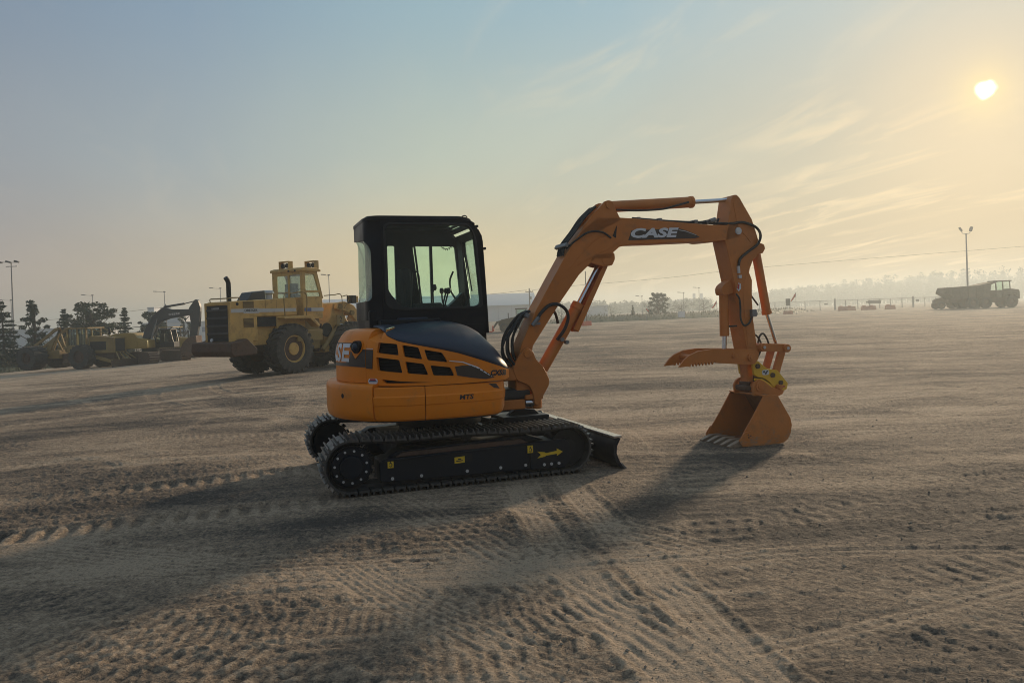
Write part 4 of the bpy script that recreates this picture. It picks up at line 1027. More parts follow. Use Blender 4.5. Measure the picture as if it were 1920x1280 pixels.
for k in range(5):
    y = YK0 + .05 + (YK1 - YK0 - .10) * k / 4
    w_ = .036
    tv = [(3.30, y - w_, .004), (3.30, y + w_, .004), (3.30, y - w_, .062), (3.30, y + w_, .062), (3.18, y - w_, .0), (3.18, y + w_, .0), (3.18, y - w_, .066), (3.18, y + w_, .066), (3.045, y - .024, -.002), (3.045, y + .024, -.002), (3.045, y - .024, .014), (3.045, y + .024, .014)]
    MB().add(tv, [(0, 1, 5, 4), (4, 5, 9, 8), (2, 6, 7, 3), (6, 10, 11, 7), (0, 4, 6, 2), (4, 8, 10, 6), (1, 3, 7, 5), (5, 7, 11, 9), (8, 9, 11, 10), (0, 2, 3, 1)]).build('tooth', M['tooth'], bko, bevel=.003)
ear = [(3.45, .52), (3.44, .62), (3.47, .675), (3.53, .705), (3.60, .675), (3.70, .60), (3.80, .575), (3.86, .56), (3.84, .52), (3.72, .48), (3.66, .53)]
for a, b in ((YB - .185, YB - .155), (YB + .155, YB + .185)):
    MB().prism(rpoly(ear, .02), a, b).build('ear_plate', M['arm_orange'], bko, bevel=.004)
for x, z in ((3.53, .62), (3.80, .60)):
    MB().cyl((x, YB - .20, z), (x, YB + .20, z), .050 if x < 3.6 else .03, n=18).cyl((x, YB - .208, z), (x, YB + .208, z), .028, n=12).build('pin', M['arm_orange'], bko, bevel=.003)
MB().cyl((3.45, YB - .11, .60), (3.45, YB + .11, .60), .032, n=16).box(3.45, 3.50, YB - .08, YB + .08, .57, .67).build('hook_block', M['rust'], cpo, bevel=.01)

# ---- hoses, clamps, valve
def hose(pts, r_=.014): return MB().tube(pts, r_, n=8).build('hose', M['rubber'], EX)
for k in range(8):
    y = YB - .15 + k * .036; f = (0, 1.7, .7, 2.5)[k % 4] * .026
    hose([(.70 + f, y, 1.00), (.615 + f * 1.5, y - .01, 1.12), (.625 + f * 1.4, y, 1.27), (.70 + f, y, 1.39), (.80 + f * .7, y * .6 + YB * .4, 1.50), (.885 + f * .5, y * .4 + YB * .6, 1.54)], .0135)
hose([(.66, YB - .14, 1.0), (.585, YB - .15, 1.06), (.565, YB - .14, 1.17), (.62, YB - .14, 1.30), (.72, YB - .12, 1.42)], .013)
hose([(.90, YB - .14, 1.40), (.945, YB - .145, 1.455), (.99, YB - .15, 1.52), (1.08, YB - .15, 1.590), (1.175, YB - .15, 1.598), (1.255, YB - .15, 1.545), (1.285, YB - .14, 1.46), (1.25, YB - .12, 1.345), (1.175, YB - .09, 1.235)], .017)
hose([(1.02, YB + .14, 1.50), (1.10, YB + .13, 1.585), (1.18, YB + .13, 1.59), (1.25, YB + .12, 1.51), (1.27, YB + .10, 1.40)], .016)
MB().cyl((.895, YB - .14, 1.395), (.965, YB - .146, 1.475), .022, n=10).box(.925, .975, YB - .155, YB - .12, 1.40, 1.425).build('hose_fitting', M['grey'], EX)
cl = Vector((1.145 - .944, 0, 1.868 - 1.544)).normalized(); nn = Vector((-cl.z, 0, cl.x))
for base in (Vector((.868, YB, 1.475)), Vector((1.318, YB, 2.175))):
    MB().beam(base + nn * .03 - cl * .015, base + nn * .03 + cl * .03, .29, .035, upv=nn).build('hose_clamp', M['grey'], EX, bevel=.006)
for y in (-.09, -.05, .0, .05):
    hose([Vector((1.26, YB + y, 2.10)) - nn * .01, Vector((1.33, YB + y, 2.19)) + nn * .03, (1.42, YB + y, 2.345), (1.52, YB + y, 2.475), (1.60, YB + y, 2.55), (1.66, YB + y, 2.60)], .012)
hose([(1.30, YB - .10, 2.16), (1.40, YB - .135, 2.245), (1.55, YB - .137, 2.33), (1.70, YB - .137, 2.33), (1.80, YB - .137, 2.27)], .010)
hose([(2.10, YB - .05, 2.485), (2.60, YB - .05, 2.455), (2.985, YB - .06, 2.443), (3.205, YB - .10, 2.43), (3.30, YB - .135, 2.43), (3.415, YB - .145, 2.44), (3.57, YB - .15, 2.392), (3.635, YB - .15, 2.305), (3.595, YB - .15, 2.20), (3.46, YB - .145, 2.11), (3.362, YB - .14, 2.03), (3.342, YB - .135, 1.90)], .015)
MB().cyl((3.342, YB - .135, 1.96), (3.345, YB - .135, 1.88), .018, n=10).box(3.335, 3.375, YB - .15, YB - .124, 1.825, 1.86).build('hose_fitting', M['zinc'], EX)
hose([(2.70, YB, 2.45), (2.95, YB - .02, 2.455), (3.05, YB - .06, 2.465), (3.16, YB, 2.43), (3.22, YB + .03, 2.50)], .013)
for x in (2.16, 2.42, 2.86, 3.02):
    MB().box(x - .02, x + .02, YB - .09, YB + .03, 2.43 + (3 - x) * .035, 2.468 + (3 - x) * .035).build('hose_clamp', M['grey'], EX, bevel=.005)
MB().cyl((3.02, YB - .10, 2.455), (3.09, YB - .10, 2.475), .026, n=10).build('hose_fitting', M['grey'], EX)
hose([(3.30, YB - .14, 1.655), (3.335, YB - .145, 1.60), (3.345, YB - .145, 1.50), (3.345, YB - .145, 1.38), (3.385, YB - .145, 1.305), (3.45, YB - .145, 1.325), (3.495, YB - .145, 1.40)], .011)
hose([(3.26, YB - .03, 1.42), (3.22, YB - .03, 1.34), (3.25, YB - .03, 1.30), (3.34, YB - .08, 1.30)], .010)
hose([(3.53, YB - .02, 1.20), (3.60, YB - .05, 1.19), (3.66, YB - .06, 1.10), (3.64, YB - .07, 1.0), (3.58, YB - .08, .92)], .011)
hose([(3.62, YB - .05, 1.05), (3.67, YB - .03, 1.17), (3.73, YB - .02, 1.195), (3.79, YB - .01, 1.12), (3.82, YB, 1.03)], .011)
hose([(3.52, YB + .02, 2.0), (3.56, YB + .05, 1.80), (3.63, YB + .06, 1.65), (3.70, YB + .02, 1.52)], .010)
MB().box(3.475, 3.535, YB - .18, YB - .11, 1.395, 1.475).box(3.49, 3.56, YB - .16, YB - .13, 1.41, 1.44).build('valve_block', M['grey'], EX, bevel=.006)
MB().plate([(3.275, 1.71), (3.30, 1.68), (3.33, 1.71), (3.33, 1.765), (3.30, 1.775)], [], 0, .002, lambda u, v, w: (u + .04, YB - BW - .006 - w, v)).build('warning_sticker', M['white'], do)
MB().plate([(3.278, 1.715), (3.30, 1.70), (3.31, 1.765), (3.29, 1.76)], [], 0, .002, lambda u, v, w: (u + .042, YB - BW - .0085 - w, v)).build('warning_sticker', M['red'], do)
# ------------------------------------------------------------------ wheels for the heavy machines
def wheel(parent, c, Rr, W, rim, ma_rim, name='wheel', lugs=22, side=-1, seg=44):
    w = empty(name, (0, 0, 0)); w.parent = parent; w.location = c
    prof = [(rim, -W * .42), (rim * 1.05, -W * .5), (Rr * .80, -W * .53), (Rr * .93, -W * .47), (Rr * .955, -W * .36), (Rr * .965, 0), (Rr * .955, W * .36), (Rr * .93, W * .47), (Rr * .80, W * .53), (rim * 1.05, W * .5), (rim, W * .42)]
    mb = MB().lathe(prof, (0, 0, 0), seg)
    for k in range(lugs):
        for sd in (-1, 1):
            a0 = 2 * math.pi * (k + (.5 if sd > 0 else 0)) / lugs; da = 2 * math.pi / lugs * .46
            V = []
            for (yy, rb_, rt, sh_) in ((.02, .93, 1.0, .9), (.40, .93, 1.0, .25), (.53, .80, .975, 0.0)):
                for s_ in (-.5, .5):
                    a = a0 + da * s_ + sh_ * da
                    V += [(rb_ * Rr * math.cos(a), sd * yy * W, rb_ * Rr * math.sin(a)), (rt * Rr * math.cos(a), sd * yy * W, rt * Rr * math.sin(a))]
            F = []
            for i in (0, 4): F += [(i, i + 1, i + 5, i + 4), (i + 2, i + 6, i + 7, i + 3), (i + 1, i + 3, i + 7, i + 5)]
            F += [(0, 2, 3, 1), (8, 9, 11, 10)]
            mb.add(V, F)
    mb.build('tyre', M['tyre'], w, ang=40)
    d = side
    rp = [(rim * 1.04, d * W * .40), (rim * 1.04, d * W * .44), (rim * .94, d * W * .44), (rim * .86, d * W * .30), (rim * .62, d * W * .20), (rim * .58, d * W * .30), (rim * .50, d * W * .30), (rim * .46, d * W * .40), (rim * .30, d * W * .42), (0.001, d * W * .42)]
    ri2 = MB().lathe(rp, (0, 0, 0), 36)
    for k in range(12):
        a = 2 * math.pi * k / 12; ri2.cyl((rim * .75 * math.cos(a), d * W * .24, rim * .75 * math.sin(a)), (rim * .75 * math.cos(a), d * W * .30, rim * .75 * math.sin(a)), rim * .04, n=6)
    ri2.build('rim', ma_rim, w, ang=35)
    MB().cyl((0, -W * .35, 0), (0, W * .35, 0), rim * .98, n=28).build('hub', M['rust'], w)
    return w

# ------------------------------------------------------------------ big wheel loader behind the excavator
LD_YAW = R(58)
lo_ = Vector((-7.17, 25.20, 0)) + Vector((-math.sin(LD_YAW), math.cos(LD_YAW), 0)) * .9
LD = empty('wheel_loader', (lo_.x, lo_.y, -.20), LD_YAW, 'big faded yellow wheel loader with white stripe and rusty counterweight', 'wheel loader')
def P(mb, name, ma, par=LD, bevel=0.0, **k): return mb.build(name, ma, par, bevel=bevel, **k)
P(MB().prism([(-2.05, 1.14), (-2.07, 2.30), (-2.0, 2.385), (-1.2, 2.42), (.55, 2.49), (.62, 2.1), (.60, 1.92), (-.25, 1.90), (-1.55, 1.90), (-1.60, 1.14)], -.58, .58), 'engine_hood', M['cat'], bevel=.03)
P(MB().box(-1.62, .9, -.44, .44, 1.0, 1.92), 'engine_frame', M['cat'])
P(MB().box(-1.02, -.30, -.56, .56, 1.58, 1.88), 'engine_bay', M['dark'])
P(MB().box(-1.60, -1.05, -.575, .575, 1.14, 1.92).box(-.28, .95, -.575, .575, 1.50, 1.90), 'side_panel', M['cat'], bevel=.02)
P(MB().box(-2.085, -2.04, -.50, .50, 1.17, 2.27), 'grille', M['dark'])
for k in range(4):
    z = 1.40 + .24 * k
    P(MB().box(-2.115, -2.07, -.50, .50, z - .025, z + .035), 'grille_bar', M['boomgrey'], bevel=.008)
P(MB().box(-2.10, -2.05, -.60, -.50, 1.14, 2.34).box(-2.10, -2.05, .50, .60, 1.14, 2.34).box(-2.10, -2.05, -.60, .60, 2.27, 2.36), 'grille_frame', M['cat'], bevel=.015)
lettering('DRESSER', lambda u, v: (-2.118, .22 - .36 * u, 2.155 + .05 * v), M['stripe'], LD, bold=.02)
P(MB().cyl((-2.09, .28, 1.21), (-2.13, .28, 1.21), .05, n=14), 'tail_lamp', M['white'])
# stripe along hood and cab
P(MB().box(-2.04, .55, -.585, -.579, 2.035, 2.15), 'white_stripe', M['stripe'])
P(MB().box(.90, 1.20, -.612, -.605, 2.035, 2.15), 'blue_stripe', M['blue'])
P(MB().box(1.20, 1.76, -.612, -.605, 2.035, 2.15), 'white_stripe', M['stripe'])
P(MB().box(-1.58, -.98, -.590, -.585, 2.01, 2.165), 'name_plate', M['stripe'])
lettering('DRESSER', lambda u, v: (-1.54 + .50 * u, -.593, 2.055 + .085 * v), M['ink'], LD, bold=.03)
for (x0, x1, z0, z1) in ((-1.59, -1.18, 2.17, 2.385), (-1.58, -1.20, 1.57, 1.86)):
    g_ = P(MB().box(x0, x1, -.585, -.578, z0, z1), 'vent', M['rust'])
    for k in range(8):
        z = z0 + (z1 - z0) * (k + .5) / 8; P(MB().beam((x0, -.588, z), (x1, -.588, z), .012, .014), 'louvre', M['cat2'], g_)
for x in (-.62, -.18):
    P(MB().box(x - .10, x - .095, -.584, -.575, 2.16, 2.43), 'panel_seam', M['rust'])
# counterweight and rear steps
P(MB().prism([(-2.34, 1.13), (-1.95, 1.17), (-1.75, 1.24), (-1.38, .92), (-1.40, .74), (-2.25, .70), (-2.38, .86)], -.95, .96), 'counterweight', M['rust'], bevel=.04)
P(MB().prism([(-1.62, 1.24), (-1.35, 1.24), (-1.32, .85), (-1.45, .80)], -.72, -.60).prism([(-1.62, 1.24), (-1.35, 1.24), (-1.32, .85), (-1.45, .80)], .60, .72), 'side_box', M['cat'], bevel=.02)
# hood furniture
P(MB().tube_rings([(-1.56, .10, 2.40), (-1.56, .10, 2.97), (-1.58, .10, 3.05), (-1.66, .10, 3.15)], [.075, .075, .078, .072], 14), 'exhaust_stack', M['black'])
P(MB().prism([(-1.15, 2.42), (-1.0, 2.60), (-.95, 2.68), (-.42, 2.74), (-.40, 2.46)], -.25, .28), 'air_intake', M['boomgrey'], bevel=.03)
P(MB().lathe([(.0, .30), (.14, .30), (.20, .26), (.21, .20), (.13, .17), (.15, .0)], (-.02, .10, 2.46), 20, 'z'), 'precleaner', M['stripe'])
P(MB().tube([(-2.0, .42, 2.36), (-2.0, .42, 2.48), (-1.7, .42, 2.50), (-.4, .42, 2.55), (-.4, .42, 2.44)], .016, n=6).tube([(-2.0, -.42, 2.36), (-2.0, -.42, 2.48), (-1.6, -.42, 2.50), (-1.6, -.42, 2.40)], .016, n=6).tube([(-2.0, .42, 2.48), (-2.0, -.42, 2.48)], .016, n=6), 'handrail', M['cat2'])
P(MB().cyl((-1.80, -.59, 2.30), (-1.80, -.57, 2.30), .05, n=12), 'filler_cap', M['black'])
# fender platform
P(MB().prism([(-.25, 1.86), (.92, 1.90), (1.28, 1.56), (1.22, 1.50), (.85, 1.80), (-.25, 1.80)], -.92, -.58), 'fender', M['cat'], bevel=.012)
P(MB().prism([(-.25, 1.86), (.92, 1.90), (1.28, 1.56), (1.22, 1.50), (.85, 1.80), (-.25, 1.80)], .58, .92), 'fender', M['cat'], bevel=.012)
P(MB().tube([(-.2, -.88, 1.90), (-.2, -.88, 2.58), (.1, -.88, 2.62), (.72, -.88, 2.62), (.72, -.88, 1.9)], .018, n=6), 'handrail', M['cat2'])
# cab
lcab = P(MB().box(.86, 1.74, -.60, .86, 1.78, 2.47), 'cab', M['cat'], bevel=.02)
def cabplate(outer, holes, fn, name='cab_frame', ma=None): return MB().plate(outer, holes, 0, .05, fn).build(name, ma or M['cat'], lcab, bevel=.006)
h1 = rpoly([(.98, 2.74), (.98, 3.30), (1.38, 3.30), (1.58, 2.74)], .05); h2 = rpoly([(1.02, 2.53), (1.02, 2.67), (1.62, 2.67), (1.65, 2.53)], .04)
for y, s_ in ((-.60, 1), (.86, -1)):
    cabplate([(.86, 2.47), (.86, 3.40), (1.52, 3.40), (1.78, 2.47)], [h1, h2], lambda u, v, w: (u, y + s_ * w, v))
    MB().prism(h1, y + s_ * .02, y + s_ * .03).build('window', M['glass_old'], lcab)
    MB().prism(h2, y + s_ * .02, y + s_ * .03).build('window', M['glass_old'], lcab)
r1 = rpoly([(-.50, 2.52), (-.50, 3.28), (.02, 3.28), (.02, 2.52)], .04); r2 = rpoly([(.10, 2.52), (.10, 3.26), (.62, 3.26), (.62, 2.52)], .04)
cabplate([(-.60, 2.47), (.86, 2.47), (.86, 3.40), (-.60, 3.40)], [r1, r2], lambda u, v, w: (.86 - w * .4, u, v))
for h in (r1, r2): MB().prism(h, .855, .862, 'yz').build('window', M['glass_old'], lcab)
f1 = rpoly([(-.50, 2.55), (-.50, 3.28), (.76, 3.28), (.76, 2.55)], .04)
cabplate([(-.60, 2.47), (.86, 2.47), (.86, 3.40), (-.60, 3.40)], [f1], lambda u, v, w: (1.78 - (v - 2.47) * .28 - w, u, v))
MB().plate(f1, [], .02, .03, lambda u, v, w: (1.78 - (v - 2.47) * .28 - w, u, v)).build('windscreen', M['glass_old'], lcab)
MB().prism([(.80, 3.38), (.80, 3.47), (.95, 3.52), (1.50, 3.50), (1.66, 3.44), (1.64, 3.38)], -.66, .92).build('roof', M['cat'], lcab, bevel=.02)
MB().box(1.05, 1.40, -.10, .45, 2.0, 2.62).box(1.0, 1.15, -.10, .45, 2.5, 3.0).build('seat', M['seat'], lcab, bevel=.04)
MB().tube([(1.45, .17, 2.4), (1.55, .17, 2.72)], .03, n=6).tube([(1.52 + .03 * math.sin(a), .17 + .2 * math.cos(a), 2.76 + .2 * math.sin(a) * .4) for a in np.linspace(0, 2 * math.pi, 17)], .015, n=6, smooth=0).build('steering_wheel', M['black'], lcab)
for x, y in ((.92, .25), (1.48, -.40)):                     # twin lamps on the roof
    lb = MB().box(x - .10, x + .10, y - .24, y + .24, 3.72, 3.76).box(x - .10, x + .10, y - .24, y - .21, 3.48, 3.74).box(x - .10, x + .10, y + .21, y + .24, 3.48, 3.74).build('lamp_guard', M['cat'], LD, bevel=.006)
    for q in (-.10, .10):
        MB().tube_rings([(x - .05, y + q, 3.61), (x + .03, y + q, 3.61), (x + .10, y + q, 3.61)], [.085, .08, .03], 14).build('work_lamp', M['black'], lb)
MB().cyl((.95, -.40, 3.45), (.95, -.40, 3.50), .04, n=8).build('beacon_mount', M['black'], lcab)
for y in (-.35, -.05): MB().box(.79, .81, y, y + .08, 3.38, 3.44).build('lamp', M['black'], lcab)
# centre pivot, front frame, lift arms and bucket
P(MB().box(.8, 1.75, -.42, .42, .75, 1.78), 'rear_frame', M['cat2'], bevel=.03)
P(MB().cyl((1.9, 0, .62), (1.9, 0, 1.62), .16, n=16).box(1.55, 1.9, -.35, .35, .7, .86).box(1.55, 1.9, -.35, .35, 1.45, 1.6), 'pivot', M['rust'])
P(MB().prism([(1.95, .60), (1.95, 1.45), (2.25, 1.80), (2.40, 2.30), (2.75, 2.34), (3.05, 1.75), (3.4, 1.30), (3.5, .65)], -.42, .42), 'front_frame', M['cat'], bevel=.03)
P(MB().cyl((2.05, -.46, 1.38), (2.05, -.42, 1.38), .24, n=20), 'frame_opening', M['dark'])
P(MB().cyl((1.75, -.52, .70), (2.35, -.52, 1.35), .085, n=14).cyl((2.35, -.52, 1.35), (2.55, -.52, 1.56), .04, n=10), 'steering_cylinder', M['cat2'])
arm_poly = rpoly([(2.38, 2.08), (2.45, 2.32), (2.80, 2.36), (3.25, 2.22), (3.72, 1.72), (4.40, .75), (4.75, .42), (4.70, .20), (4.45, .25), (4.1, .62), (3.45, 1.55), (3.05, 1.93), (2.75, 2.03)], .08)
for y in (-.62, .46):
    P(MB().prism(arm_poly, y, y + .16), 'lift_arm', M['cat'], bevel=.02)
P(MB().cyl((3.10, -.70, 1.95), (3.10, .70, 1.95), .09, n=14).cyl((2.55, -.66, 2.18), (2.55, .66, 2.18), .10, n=16), 'arm_pin', M['cat2'])
P(MB().cyl((2.45, -.30, 1.1), (3.4, -.30, 1.25), .09, n=14).cyl((2.5, .30, 1.1), (3.4, .30, 1.25), .09, n=14), 'lift_cylinder', M['cat2'])
P(MB().beam((3.3, 0, 1.2), (3.85, 0, 1.95), .16, .22).beam((2.8, 0, 2.05), (3.8, 0, 1.9), .14, .14), 'bellcrank', M['cat2'], bevel=.02)
bkp = [(4.55, .75), (4.40, .30), (4.45, .12), (4.65, .03), (5.6, .03), (5.6, .06), (4.68, .07), (4.50, .16), (4.45, .31), (4.60, .74), (4.85, .98), (4.80, 1.02)]
lbk = P(MB().prism(bkp, -1.45, 1.45), 'bucket', M['rust'])
for y in (-1.45, 1.42): MB().prism([(4.55, .75), (4.40, .30), (4.45, .12), (4.65, .03), (5.55, .03), (4.85, 1.0)], y, y + .03).build('side_plate', M['rust'], lbk)
npl = P(MB().box(2.34, 2.70, -.66, -.63, 1.50, 1.88), 'number_plate', M['cat2'], bevel=.006)
lettering('2', lambda u, v: (2.46 + .13 * u, -.664, 1.64 + .18 * v), M['ink'], npl, bold=.02)
MB().box(2.46, 2.62, -.667, -.660, 1.55, 1.58).build('white_mark', M['stripe'], npl)
P(MB().tube([(1.80, -.62, 2.56), (2.15, -.72, 2.58), (2.45, -.80, 2.55), (2.45, -.80, 1.75)], .016, n=6), 'handrail', M['cat2'])
P(MB().tube([(2.45, -.80, 2.52), (2.70, -.84, 2.56), (2.78, -.84, 2.42), (2.55, -.80, 2.1)], .016, n=6), 'lamp_bracket', M['cat2'])
P(MB().box(2.80, 3.02, -.98, -.70, 2.28, 2.56), 'head_lamp', M['black'], bevel=.02)
P(MB().box(3.02, 3.12, -.97, -.71, 2.30, 2.54), 'lamp_housing', M['cat'], bevel=.02)
P(MB().box(.3, 1.4, -.9, -.60, 1.05, 1.42).box(.3, 1.4, .6, .9, 1.05, 1.42), 'tank', M['cat2'], bevel=.02)
P(MB().cyl((.16, -.5, .82), (.16, 1.0, .82), .2, n=16), 'axle', M['rust'])
P(MB().cyl((2.95, -.5, .82), (2.95, 1.0, .82), .2, n=16), 'axle', M['rust'])
for x, y in ((.16, -.62), (.16, 1.12), (2.95, -.62), (2.95, 1.12)):
    wheel(LD, (x, y, .82), .825, .60, .44, M['cat'], side=-1 if y < 0 else 1)

# ------------------------------------------------------------------ grapple skidder at the edge of the yard
SKX, SKY = -27.6, 51.2
SD = empty('log_skidder', (SKX, SKY, gnd(SKX) - .02), R(-14), 'worn yellow log skidder with wide rear tyres and front blade', 'skidder')
def Q(mb, name, ma, bevel=0.0, par=None): return mb.build(name, ma, par or SD, bevel=bevel)
for x, y, w_ in ((0, -.95, .62), (0, .95, .62)): wheel(SD, (x, y, .80), .80, w_, .40, M['rust'], side=-1 if y < 0 else 1, lugs=18, seg=32)
for x, y, w_ in ((-3.7, -1.15, 1.05), (-3.7, 1.15, 1.05)): wheel(SD, (x, y, .80), .80, w_, .36, M['rust'], side=-1 if y < 0 else 1, lugs=18, seg=32)
Q(MB().prism([(.15, 1.0), (.15, 2.02), (.3, 2.12), (2.0, 2.02), (2.05, 1.0)], -.55, .55), 'engine_hood', M['cat2'], .03)
Q(MB().box(2.04, 2.10, -.42, .42, 1.10, 1.92), 'grille', M['boomgrey'])
Q(MB().box(2.05, 2.13, -.56, -.43, 1.0, 2.0).box(2.05, 2.13, .43, .56, 1.0, 2.0).box(2.05, 2.13, -.43, .43, 1.93, 2.0), 'grille_frame', M['cat2'], .01)
Q(MB().box(.3, 1.5, -.56, .56, 1.2, 1.75), 'engine_bay', M['dark'])
Q(MB().box(-1.4, 2.0, -.40, .40, .65, 1.1).box(-2.2, -1.3, -.25, .25, .6, 1.0), 'front_frame', M['rust'], .02)
sc_ = Q(MB().box(-1.45, .1, -.62, .62, 1.0, 1.55), 'cab', M['cat2'], .02)
for x, y in ((-1.42, -.62), (-1.42, .62), (-.62, -.62), (-.62, .62), (.08, -.62), (.08, .62)):
    MB().beam((x, y, 1.5), (x, y, 2.62), .09, .09).build('cab_post', M['cat2'], sc_)
MB().box(-1.55, .30, -.74, .74, 2.60, 2.70).build('roof', M['cat2'], sc_, bevel=.02)
for y in (-.60, .585): MB().box(-1.40, .06, y, y + .015, 1.55, 2.6).build('window', M['glass_old'], sc_)
MB().box(-1.2, -.6, -.3, .3, 1.4, 2.25).build('seat', M['seat'], sc_, bevel=.05)
for k in range(7):
    x = -1.3 + .2 * k
    MB().beam((x, -.61, 1.55), (x, -.61, 2.6), .015, .015).build('guard_bar', M['black'], sc_)
Q(MB().tube([(.1, -.6, 2.66), (1.0, -.5, 2.4), (1.7, -.35, 2.1)], .035, n=6).tube([(.1, .6, 2.66), (1.0, .5, 2.4), (1.7, .35, 2.1)], .035, n=6), 'brush_bar', M['cat2'])
Q(MB().tube_rings([(1.1, .25, 2.0), (1.1, .25, 2.55), (1.0, .25, 2.65)], [.06, .06, .06], 10), 'exhaust_stack', M['black'])
sb = Q(MB().prism([(2.75, .02), (2.62, .25), (2.66, .58), (2.72, .58), (2.70, .26), (2.83, .02)], -1.45, 1.45), 'blade', M['rust'])
for y in (-.75, -.25, .25, .75): MB().beam((2.15, y * .55, 1.05), (2.68, y, .55), .06, .06).build('blade_strut', M['cat2'], sb)
Q(MB().beam((.6, -.5, .75), (2.65, -.8, .35), .14, .2).beam((.6, .5, .75), (2.65, .8, .35), .14, .2), 'blade_arm', M['cat2'], .02)
Q(MB().box(-4.6, -2.2, -.5, .5, .7, 1.25), 'rear_frame', M['cat2'], .03)
for y in (-.5, .38): Q(MB().prism([(-4.9, 1.25), (-4.6, 1.2), (-2.55, 2.45), (-2.2, 2.60), (-2.05, 2.5), (-2.2, 2.35), (-2.9, 1.9), (-3.3, 1.2), (-2.9, 1.2), (-2.3, 2.2), (-2.1, 2.75), (-2.5, 2.72), (-3.2, 2.25)], y, y + .12), 'grapple_boom', M['cat2'], .02)
for a, b in (((-2.7, -.45, 1.2), (-2.2, -.45, 2.4)), ((-2.0, -.4, 1.2), (-2.45, -.4, 2.0)), ((-2.7, .45, 1.2), (-2.2, .45, 2.4)), ((-1.7, -.4, 1.1), (-2.1, -.4, 2.3))):
    Q(MB().beam(a, b, .09, .09), 'arch_strut', M['cat2'])
Q(MB().tube([(-4.85, -.1, 1.35), (-5.1, -.5, 1.0), (-5.0, -.55, .6)], .06, n=6).tube([(-4.85, .1, 1.35), (-5.1, .5, 1.0), (-5.0, .55, .6)], .06, n=6), 'grapple_tong', M['rust'])

# ------------------------------------------------------------------ crawler excavator with the charcoal boom
CE = empty('crawler_excavator', (-23.70, 52.23, gnd(-23.7)), 0.0, 'yellow crawler excavator with tall charcoal boom parked beside the skidder', 'excavator')
def tracks(par, L_, G, W, H, ma, yaw=0.0):
    for y in (-G / 2, G / 2):
        r_ = H / 2; pth = []
        for k in range(14): a = R(90 - 180 * k / 13); pth.append((L_ / 2 - r_ + r_ * math.cos(a), r_ + r_ * math.sin(a)))
        for k in range(14): a = R(270 - 180 * k / 13); pth.append((-L_ / 2 + r_ + r_ * math.cos(a), r_ + r_ * math.sin(a)))
        rot = Matrix.Rotation(yaw, 3, 'Z')
        mb = MB(); mb.prism(pth, y - W / 2, y + W / 2); mb.v = [tuple(rot @ Vector(v)) for v in mb.v]
        t = mb.build('track', M['rust'], par)
        mb = MB(); n = 44; Pp = np.array(pth + [pth[0]]); S = np.concatenate([[0], np.cumsum(np.linalg.norm(np.diff(Pp, axis=0), axis=1))])
        for k in range(n):
            s0 = S[-1] * k / n; x, z = np.interp(s0, S, Pp[:, 0]), np.interp(s0, S, Pp[:, 1]); x2, z2 = np.interp(s0 + .03, S, Pp[:, 0]), np.interp(s0 + .03, S, Pp[:, 1])
            tx, tz = x2 - x, z2 - z; l_ = math.hypot(tx, tz) or 1; tx, tz = tx / l_, tz / l_
            mb.beam((x, y - W / 2 - .01, z), (x, y + W / 2 + .01, z), .035 if True else 0, .05, upv=(-tz, 0, tx))
        mb.v = [tuple(rot @ Vector(v)) for v in mb.v]
        mb.build('track_pads', ma, t, kind='stuff')
tracks(CE, 3.3, 2.1, .62, .74, M['tooth'], R(-42))
def E_(mb, name, ma, bevel=0.0, par=None): return mb.build(name, ma, par or CE, bevel=bevel)
E_(MB().cyl((-.6, 0, .55), (-.6, 0, .98), .55, n=24), 'slew_ring', M['black'])
E_(MB().prism(rpoly([(-2.72, 1.0), (-2.70, 1.95), (-1.75, 2.05), (-1.15, 2.02), (-.95, 1.72), (-.30, 1.55), (-.28, .98)], .10), -1.1, 1.1), 'engine_house', M['deere'], .05)
E_(MB().box(-.95, -.36, -1.14, -.6, 1.05, 1.50), 'side_box', M['deere'], .05)
E_(MB().cyl((-2.35, -1.12, 1.35), (-2.35, -1.10, 1.35), .32, n=20), 'fan_grille', M['dark'])
cc = E_(MB().box(-.30, .95, .05, .95, .98, 1.35), 'cab', M['black'], .02)
for a, b in (((-.28, .07, 1.3), (-.20, .07, 2.15)), ((.90, .07, 1.3), (.72, .07, 2.15)), ((-.28, .93, 1.3), (-.20, .93, 2.15)), ((.90, .93, 1.3), (.72, .93, 2.15)), ((.30, .07, 1.3), (.28, .07, 2.15))):
    MB().beam(a, b, .07, .07).build('cab_post', M['black'], cc)
MB().box(-.26, .78, .02, .98, 2.12, 2.22).build('roof', M['black'], cc, bevel=.03)
MB().prism([(-.26, 1.34), (-.20, 2.12), (.72, 2.12), (.88, 1.34)], .09, .10).build('window', M['glass_old'], cc)
MB().box(-.26, .75, .90, .93, 1.3, 2.12).build('door', M['black'], cc)  # opaque plate added behind the pane so no bright sky shows through
MB().box(-.1, .3, .3, .7, 1.3, 1.9).build('seat', M['seat'], cc, bevel=.04)
E_(MB().prism(rpoly([(-.9, 1.50), (-.62, 2.30), (-.20, 2.98), (.12, 3.32), (.50, 3.60), (.70, 3.66), (1.1, 3.50), (2.35, 3.48), (2.62, 3.40), (2.62, 3.22), (2.35, 3.08), (1.0, 2.90), (.45, 2.72), (.05, 2.30), (-.25, 1.75), (-.5, 1.45)], .10), -.62, -.28), 'boom', M['boomgrey'], .02)
lettering('DEERE', lambda u, v: (.98 + .75 * u, -.628, 3.10 + .13 * v + .05 * u), M['stripe'], CE, bold=.02)
